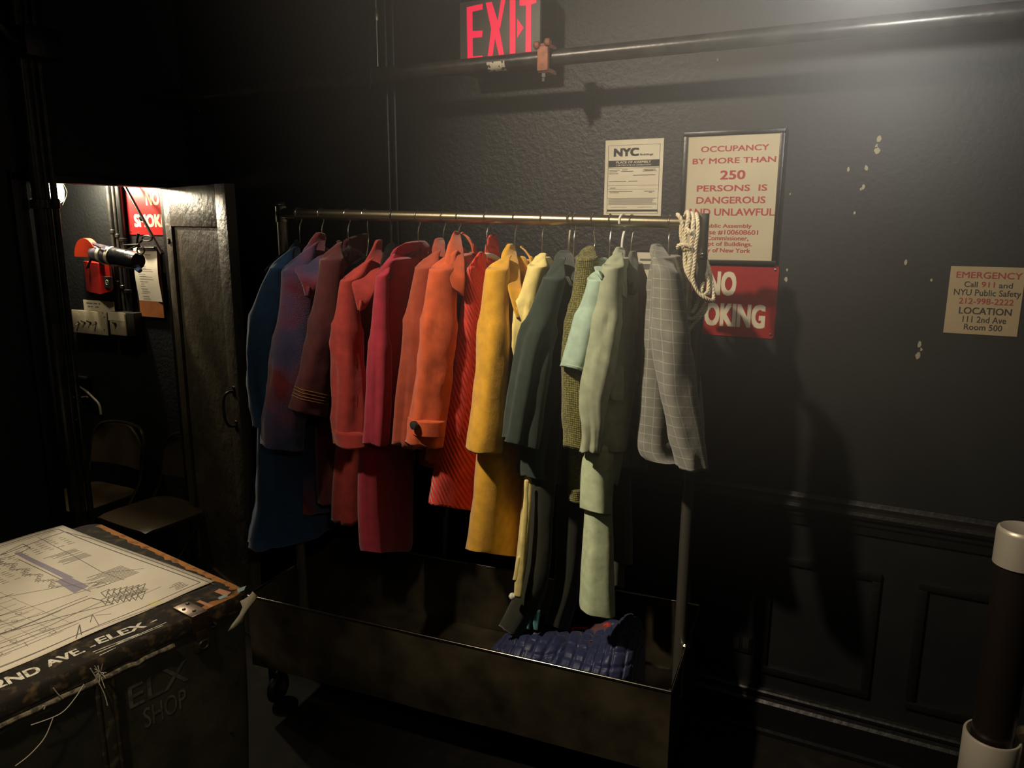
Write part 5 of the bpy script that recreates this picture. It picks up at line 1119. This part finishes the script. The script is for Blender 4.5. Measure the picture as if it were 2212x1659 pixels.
# ------------------------------------------------------------------ rope hank on the post
M_rope = mat('cotton_rope', S(236, 226, 196), .9, bump=[(260, .5, .002)], vary=(40, S(222, 208, 172), .4, .65))
rope_root = thing('rope_hank', 'hank of thick cream cotton rope looped over the right end of the rail', 'rope', onQ(1500, 714, -.04))
def rope(pts, r=.0058, name='loop'):
    P = smooth_path([onQ(x, y, q) for x, y, q in pts], 10); bm = bmesh.new()
    # resample evenly then lay three twisted strands
    L = [0]
    for a, b in zip(P, P[1:]): L.append(L[-1]+(b-a).length)
    n = max(8, int(L[-1]/.0045)); R = []; j = 0
    for k in range(n+1):
        s = L[-1]*k/n
        while j < len(L)-2 and L[j+1] < s: j += 1
        t = (s-L[j])/max(L[j+1]-L[j], 1e-9); R.append(P[j].lerp(P[j+1], t))
    px = None; fr = []
    for i, p in enumerate(R):
        d = (R[min(i+1, n)]-R[max(i-1, 0)]).normalized()
        if px is None: px, _ = frame_of(d)
        px = (px-d*px.dot(d)).normalized(); fr.append((px.copy(), d.cross(px)))
    for st_ in range(3):
        Q_ = []
        for i, p in enumerate(R):
            a = st_*2.0944+i*.0045/.03*2*math.pi; Q_.append(p+fr[i][0]*(r*.52*math.cos(a))+fr[i][1]*(r*.52*math.sin(a)))
        tube(bm, Q_, r*.62, 7)
    return obj(name, bm, M_rope, rope_root)
rope([(1462, 462, -.055), (1470, 472, -.06), (1475, 492, -.055), (1477, 521, -.05), (1479, 548, -.05), (1480, 575, -.05), (1486, 604, -.05), (1484, 640, -.03), (1480, 672, -.02), (1490, 689, -.02), (1507, 681, -.03), (1525, 652, -.03)])
rope([(1478, 480, .03), (1481, 462, .01), (1486, 458, -.02), (1487, 470, -.065), (1483, 490, -.068), (1480, 517, -.066), (1486, 545, -.062), (1491, 565, -.06), (1487, 596, -.055), (1492, 610, -.05)])
rope([(1490, 480, .03), (1492, 463, .005), (1496, 462, -.03), (1497, 478, -.062), (1496, 496, -.066), (1494, 521, -.064), (1490, 556, -.06), (1484, 590, -.056)])
rope([(1500, 482, .03), (1502, 466, .01), (1505, 464, -.03), (1507, 480, -.058), (1507, 500, -.06), (1502, 533, -.058), (1500, 563, -.056), (1496, 602, -.056), (1504, 628, -.056), (1521, 642, -.05), (1538, 650, -.03), (1541, 643, -.01), (1538, 616, .0), (1533, 587, .01), (1525, 560, .02)])
rope([(1524, 575, .03), (1526, 592, -.005), (1530, 612, -.012), (1528, 630, -.02), (1517, 640, -.045)])
rope([(1522, 590, .03), (1520, 604, .0), (1516, 622, -.03), (1512, 640, -.04), (1500, 668, -.03), (1494, 675, -.03)])
rope([(1526, 655, -.02), (1523, 671, -.025), (1510, 688, -.025), (1497, 702, -.02), (1486, 716, -.02)])
rope([(1472, 486, -.03), (1471, 506, -.035), (1475, 530, -.035), (1486, 566, -.03), (1497, 604, -.025), (1506, 630, -.025)])
rope([(1464, 536, -.06), (1466, 530, -.07), (1478, 528, -.078), (1490, 533, -.074), (1490, 538, -.066), (1478, 537, -.07)], .0055, 'knot')
rope([(1485, 494, -.07), (1490, 500, -.078), (1494, 502, -.075), (1484, 503, -.074)], .0045, 'knot')
# ------------------------------------------------------------------ quilted jacket in the basket
M_puff = mat('navy_quilted_nylon', S(38, 46, 82), .5, bump=[(90, .3, .002)], sheen=.15)
jr = thing('puffer_jacket', 'navy quilted jacket crumpled in the right half of the basket', 'jacket', onQ(1225, 1440, -.06))
# outline of the heap against the dark basket: pixel, height follow the photo at mid depth
ridge = [(1058, 1412), (1082, 1390), (1112, 1376), (1134, 1352), (1160, 1347), (1188, 1358), (1214, 1372), (1246, 1384), (1286, 1386), (1318, 1372), (1342, 1352), (1362, 1356), (1378, 1376), (1386, 1420)]
RP = smooth_path([onQ(x, y, -.03) for x, y in ridge], 8)
def quilt(name, RP, qf, qb, zb, nu, nv, pu, pv, amp, m=M_puff):
    L = [0]
    for a, b in zip(RP, RP[1:]): L.append(L[-1]+(b-a).length)
    bm = bmesh.new(); rows = []
    for i in range(nu+1):
        s = L[-1]*i/nu; j = 0
        while j < len(L)-2 and L[j+1] < s: j += 1
        top = RP[j].lerp(RP[j+1], (s-L[j])/max(1e-9, L[j+1]-L[j])); q0 = (top-RMID).dot(eq); h = max(.02, top.z-zb); u = i/nu; end = math.sin(math.pi*min(1, max(0, u)))**.35
        row = []; acc = 0; last = None
        for k in range(nv+1):
            v = k/nv; c_, s_ = math.cos(math.pi*v), math.sin(math.pi*v)
            q = q0+((qf-q0)*abs(c_)**.75*end if c_ > 0 else (qb-q0)*abs(c_)**.75*end)
            p = V((top.x, top.y, 0))+eq*(q-q0); p.z = zb+h*s_**.6
            if last is not None: acc += (p-last).length
            last = p.copy(); nrm = (eq*(-c_)+ez*(s_+.05)).normalized()
            su = abs(math.sin(math.pi*(s+.008*math.sin(acc*18))/pu)); sv = abs(math.sin(math.pi*(acc+.012*math.sin(s*14))/pv))
            puff = (1-(1-min(1, 1.5*su))**2)*(.35+.65*(1-(1-min(1, 1.5*sv))**2))
            p = p+nrm*(amp*puff+.022*noise.noise(p*6.5)+.005*noise.noise(p*26))
            row.append(bm.verts.new(p))
        rows.append(row)
    for a, b in zip(rows, rows[1:]):
        for k in range(nv): bm.faces.new((a[k], a[k+1], b[k+1], b[k]))
    bm.faces.new(rows[0]); bm.faces.new(rows[-1])
    return obj(name, bm, m, jr, sharp=None)
quilt('body', RP, -.245, .14, .197, 190, 110, .042, .050, .016)
RP2 = smooth_path([onQ(x, y, -.10) for x, y in ((1100, 1412), (1124, 1386), (1150, 1374), (1182, 1378), (1214, 1396), (1236, 1420))], 8)
quilt('sleeve', RP2, -.20, .0, .30, 70, 60, .040, .044, .013)
def qtube(name, pts, r0, n=24, seg=.034, amp=.004):
    P = smooth_path(pts, 12); acc = 0; rs = []
    for i, p in enumerate(P):
        if i: acc += (p-P[i-1]).length
        rs.append(r0*(.55+.45*math.sin(math.pi*min(1, max(0, (i+3)/(len(P)+5)))))+amp*(1-(1-min(1, 1.6*abs(math.sin(math.pi*acc/seg))))**2)+.003*noise.noise(p*20))
    bm = bmesh.new(); tube(bm, P, rs, n); return obj(name, bm, M_puff, jr, sharp=None)
qtube('collar', [onQ(1262, 1374, .04), onQ(1284, 1360, .08), onQ(1310, 1352, .10), onQ(1334, 1356, .09), onQ(1348, 1374, .05), onQ(1340, 1396, -.02), onQ(1306, 1406, -.06), onQ(1262, 1402, -.07), onQ(1226, 1392, -.06)], .021)
bm = bmesh.new(); g = []
for j in range(8):
    v = j/7; L = onQ(1214+6*v, 1366+24*v, .04-.09*v); R = onQ(1318+18*v, 1350+40*v, .07-.11*v); g.append([bm.verts.new(L.lerp(R, i/10)+V((0, 0, .012-.030*math.sin(math.pi*i/10)*math.sin(math.pi*v)+.006*noise.noise(V((i*.6, j*.6, 1)))))) for i in range(11)])
for a, b in zip(g, g[1:]):
    for i in range(10): bm.faces.new((a[i], a[i+1], b[i+1], b[i]))
o = obj('lining', bm, cloth('grey_maroon_lining', (92, 58, 60), sheen=.1), jr); md = o.modifiers.new('thick', 'SOLIDIFY'); md.thickness = .004
bm = bmesh.new(); M_redl = cloth('red_piping', (196, 52, 40), sheen=.1)
tube(bm, smooth_path([onQ(1212, 1368, .03), onQ(1228, 1360, .035), onQ(1262, 1357, .05), onQ(1296, 1356, .06), onQ(1308, 1350, .06), onQ(1316, 1348, .06)], 5), [.004+.003*abs(math.sin(i*.3)) for i in range(26)], 8); tube(bm, smooth_path([onQ(1316, 1348, .055), onQ(1312, 1360, .05), onQ(1306, 1376, .02)], 4), .007, 8); obj('red_trim', bm, M_redl, jr)
root = thing('ribbon', 'short teal ribbon sticking up beside the quilted jacket', 'ribbon', onQ(1155, 1350, .03)); M_tealr = cloth('teal_ribbon', (92, 150, 148), sheen=.1)
for rows in ([(1159, 1321, 1168, 1320), (1154, 1334, 1166, 1334), (1151, 1346, 1164, 1346), (1153, 1360, 1162, 1362)], [(1145, 1340, 1147, 1340), (1140, 1348, 1145, 1350), (1138, 1358, 1144, 1360)]):
    loft('strip', [r+(.006, -.13, -.12) for r in rows], (-.13, -.12), M_tealr, root, n=12, wr=(0, 8), hollow=False)
# ------------------------------------------------------------------ crowd post at the right edge
SZ = 1.10; sc = onZ(2211, 1141, SZ); d_ = (sc-CAM).dot(fwd); SR = 43/F*d_*1.0
root = thing('crowd_post', 'brown barrier post with polished chrome cap at the right edge', 'post', V((sc.x, sc.y, 0)))
M_pol = mat('satin_chrome', S(206, 198, 180), .4, .5, bump=[(120, .05, .001)]); M_brownp = mat('dark_brown_enamel', S(28, 22, 17), .35)
bm = bmesh.new(); lathe(bm, [(SR, .0), (SR, SZ-.12)], V((sc.x, sc.y, .02)), n=40); obj('post', bm, M_brownp, root, sharp=40)
bm = bmesh.new(); ch = .098
lathe(bm, [(SR*1.02, 0), (SR*1.14, .0), (SR*1.14, ch-.012), (SR*1.11, ch-.004), (SR*1.02, ch), (SR*.9, ch-.002), (SR*.72, ch-.006), (SR*.3, ch-.009), (.001, ch-.009)], V((sc.x, sc.y, SZ-ch)), n=48); obj('cap', bm, M_pol, root, sharp=50)
cz = onp(2160, 1592, V((sc.x, sc.y, 0)), V((fwd.x, fwd.y, 0)).normalized()).z
bm = bmesh.new(); lathe(bm, [(SR*1.03, .0), (SR*1.32, .0), (SR*1.36, .004), (SR*1.36, .16), (SR*1.32, .164), (SR*1.22, .164), (SR*1.2, .15), (SR*1.03, .14)], V((sc.x, sc.y, cz-.155)), n=48); obj('sleeve_collar', bm, M_pol, root, sharp=40)
s2 = V((sc.x, sc.y, 0))+rt0*SR*2.45
bm = bmesh.new(); lathe(bm, [(SR*.8, .0), (SR*1.1, .0), (SR*1.1, .15), (SR*1.06, .154), (SR*.98, .154), (SR*.95, .13), (SR*.5, .12)], V((s2.x, s2.y, cz-.155)), n=40); obj('belt_socket', bm, M_pol, root, sharp=40)
bm = bmesh.new(); lathe(bm, [(.15, 0), (.155, .006), (.15, .016), (.05, .03), (SR, .034)], V((sc.x, sc.y, 0)), n=40); obj('base', bm, M_brownp, root, sharp=40)
# wall outlet low on the dado
root = thing('wall_outlet', 'small dark outlet plate low on the dado beside the basket', 'outlet', onY(1600, 1408))
bm = bmesh.new(); wbox(bm, 1574, 1375, 1624, 1408, 2.692); obj('plate', bm, M_black, root, sharp=30); bm = bmesh.new(); wbox(bm, 1582, 1379, 1596, 1402, 2.689, 2.693, .001); wbox(bm, 1604, 1379, 1618, 1402, 2.689, 2.693, .001); obj('socket', bm, M_box, root, sharp=30)
# ------------------------------------------------------------------ lights
def spot(name, loc, tgt, power, color, size, blend=.5, rad=.05):
    l = bpy.data.lights.new(name, 'SPOT'); l.energy = power; l.color = color; l.spot_size = math.radians(size); l.spot_blend = blend; l.shadow_soft_size = rad
    o = bpy.data.objects.new(name, l); COL.objects.link(o); o.location = loc
    o.rotation_euler = (V(tgt)-V(loc)).to_track_quat('-Z', 'Y').to_euler(); return o
def point(name, loc, power, color, rad=.05):
    l = bpy.data.lights.new(name, 'POINT'); l.energy = power; l.color = color; l.shadow_soft_size = rad
    o = bpy.data.objects.new(name, l); COL.objects.link(o); o.location = loc; return o
KEY = V((-1.75, .35, 3.3))
spot('key_lamp', KEY, (-.5, 2.4, 1.36), 350, (1, .83, .62), 64, 1, .06)
w = bpy.data.worlds.new('world'); scene.world = w; w.use_nodes = True
w.node_tree.nodes['Background'].inputs[0].default_value = (.5, .48, .42, 1); w.node_tree.nodes['Background'].inputs[1].default_value = .005
point('passage_lamp', onY(190, 384, 2.57), 48, (1, .85, .6), .03)
point('work_lamp_light', lp+V((.0, -.09, .06)), 10, (1, .84, .58), .03)
LAMP = onY(1960, -150, 1.7)
spot('corner_lamp', LAMP, LAMP+V((-.25, .9, .25)), 52, (1, .97, .9), 135, 1, .05)
# added fill lights for the trunk and from the viewer's side
spot('trunk_fill', (-1.25, .0, 3.0), (-2.1, 1.05, .8), 170, (1, .82, .58), 31, .8, .06)  # added to brighten the plan and lid, not a known lamp
spot('side_fill', (.6, -.2, 2.5), (-1.65, 1.0, .45), 42, (1, .84, .62), 46, 1, .1)  # added to lift the dim trunk front, no real source there
point('viewer_fill', (.2, -1.2, 2.9), 5, (1, .78, .5), .1)  # weak warm fill added behind the camera for post and basket
# scattering volume around the corner lamp, added to imitate veiling glare in the lens
bm = bmesh.new(); box(bm, (-1.28, .3, .6), (2.0, 2.66, 4.1))
m = bpy.data.materials.new('glare_volume'); m.use_nodes = True; nt = m.node_tree; nt.nodes.remove(nt.nodes['Principled BSDF'])
vs = nt.nodes.new('ShaderNodeVolumeScatter'); vs.inputs['Anisotropy'].default_value = .0
geo = nt.nodes.new('ShaderNodeNewGeometry'); ds = nt.nodes.new('ShaderNodeVectorMath'); ds.operation = 'DISTANCE'; ds.inputs[1].default_value = LAMP
nt.links.new(geo.outputs['Position'], ds.inputs[0])
mr = nt.nodes.new('ShaderNodeMapRange'); mr.interpolation_type = 'SMOOTHSTEP'; mr.inputs['From Min'].default_value = 0; mr.inputs['From Max'].default_value = 1.36; mr.inputs['To Min'].default_value = .31; mr.inputs['To Max'].default_value = 0
nt.links.new(ds.outputs['Value'], mr.inputs['Value']); nt.links.new(mr.outputs[0], vs.inputs['Density'])
nt.links.new(vs.outputs[0], nt.nodes['Material Output'].inputs['Volume'])
o = obj('glare', bm, m, smooth=False); o['kind'] = 'stuff'; o['label'] = 'added scattering volume standing in for lens glare under the lamp'; o['category'] = 'glare'
scene.cycles.volume_step_rate = 2.0; scene.cycles.volume_max_steps = 128
scene.view_settings.view_transform = 'Standard'; scene.view_settings.look = 'None'; scene.view_settings.gamma = 1; scene.view_settings.exposure = 0
scene.cycles.max_bounces = 6; scene.cycles.volume_bounces = 0
scene.cycles.use_denoising = True
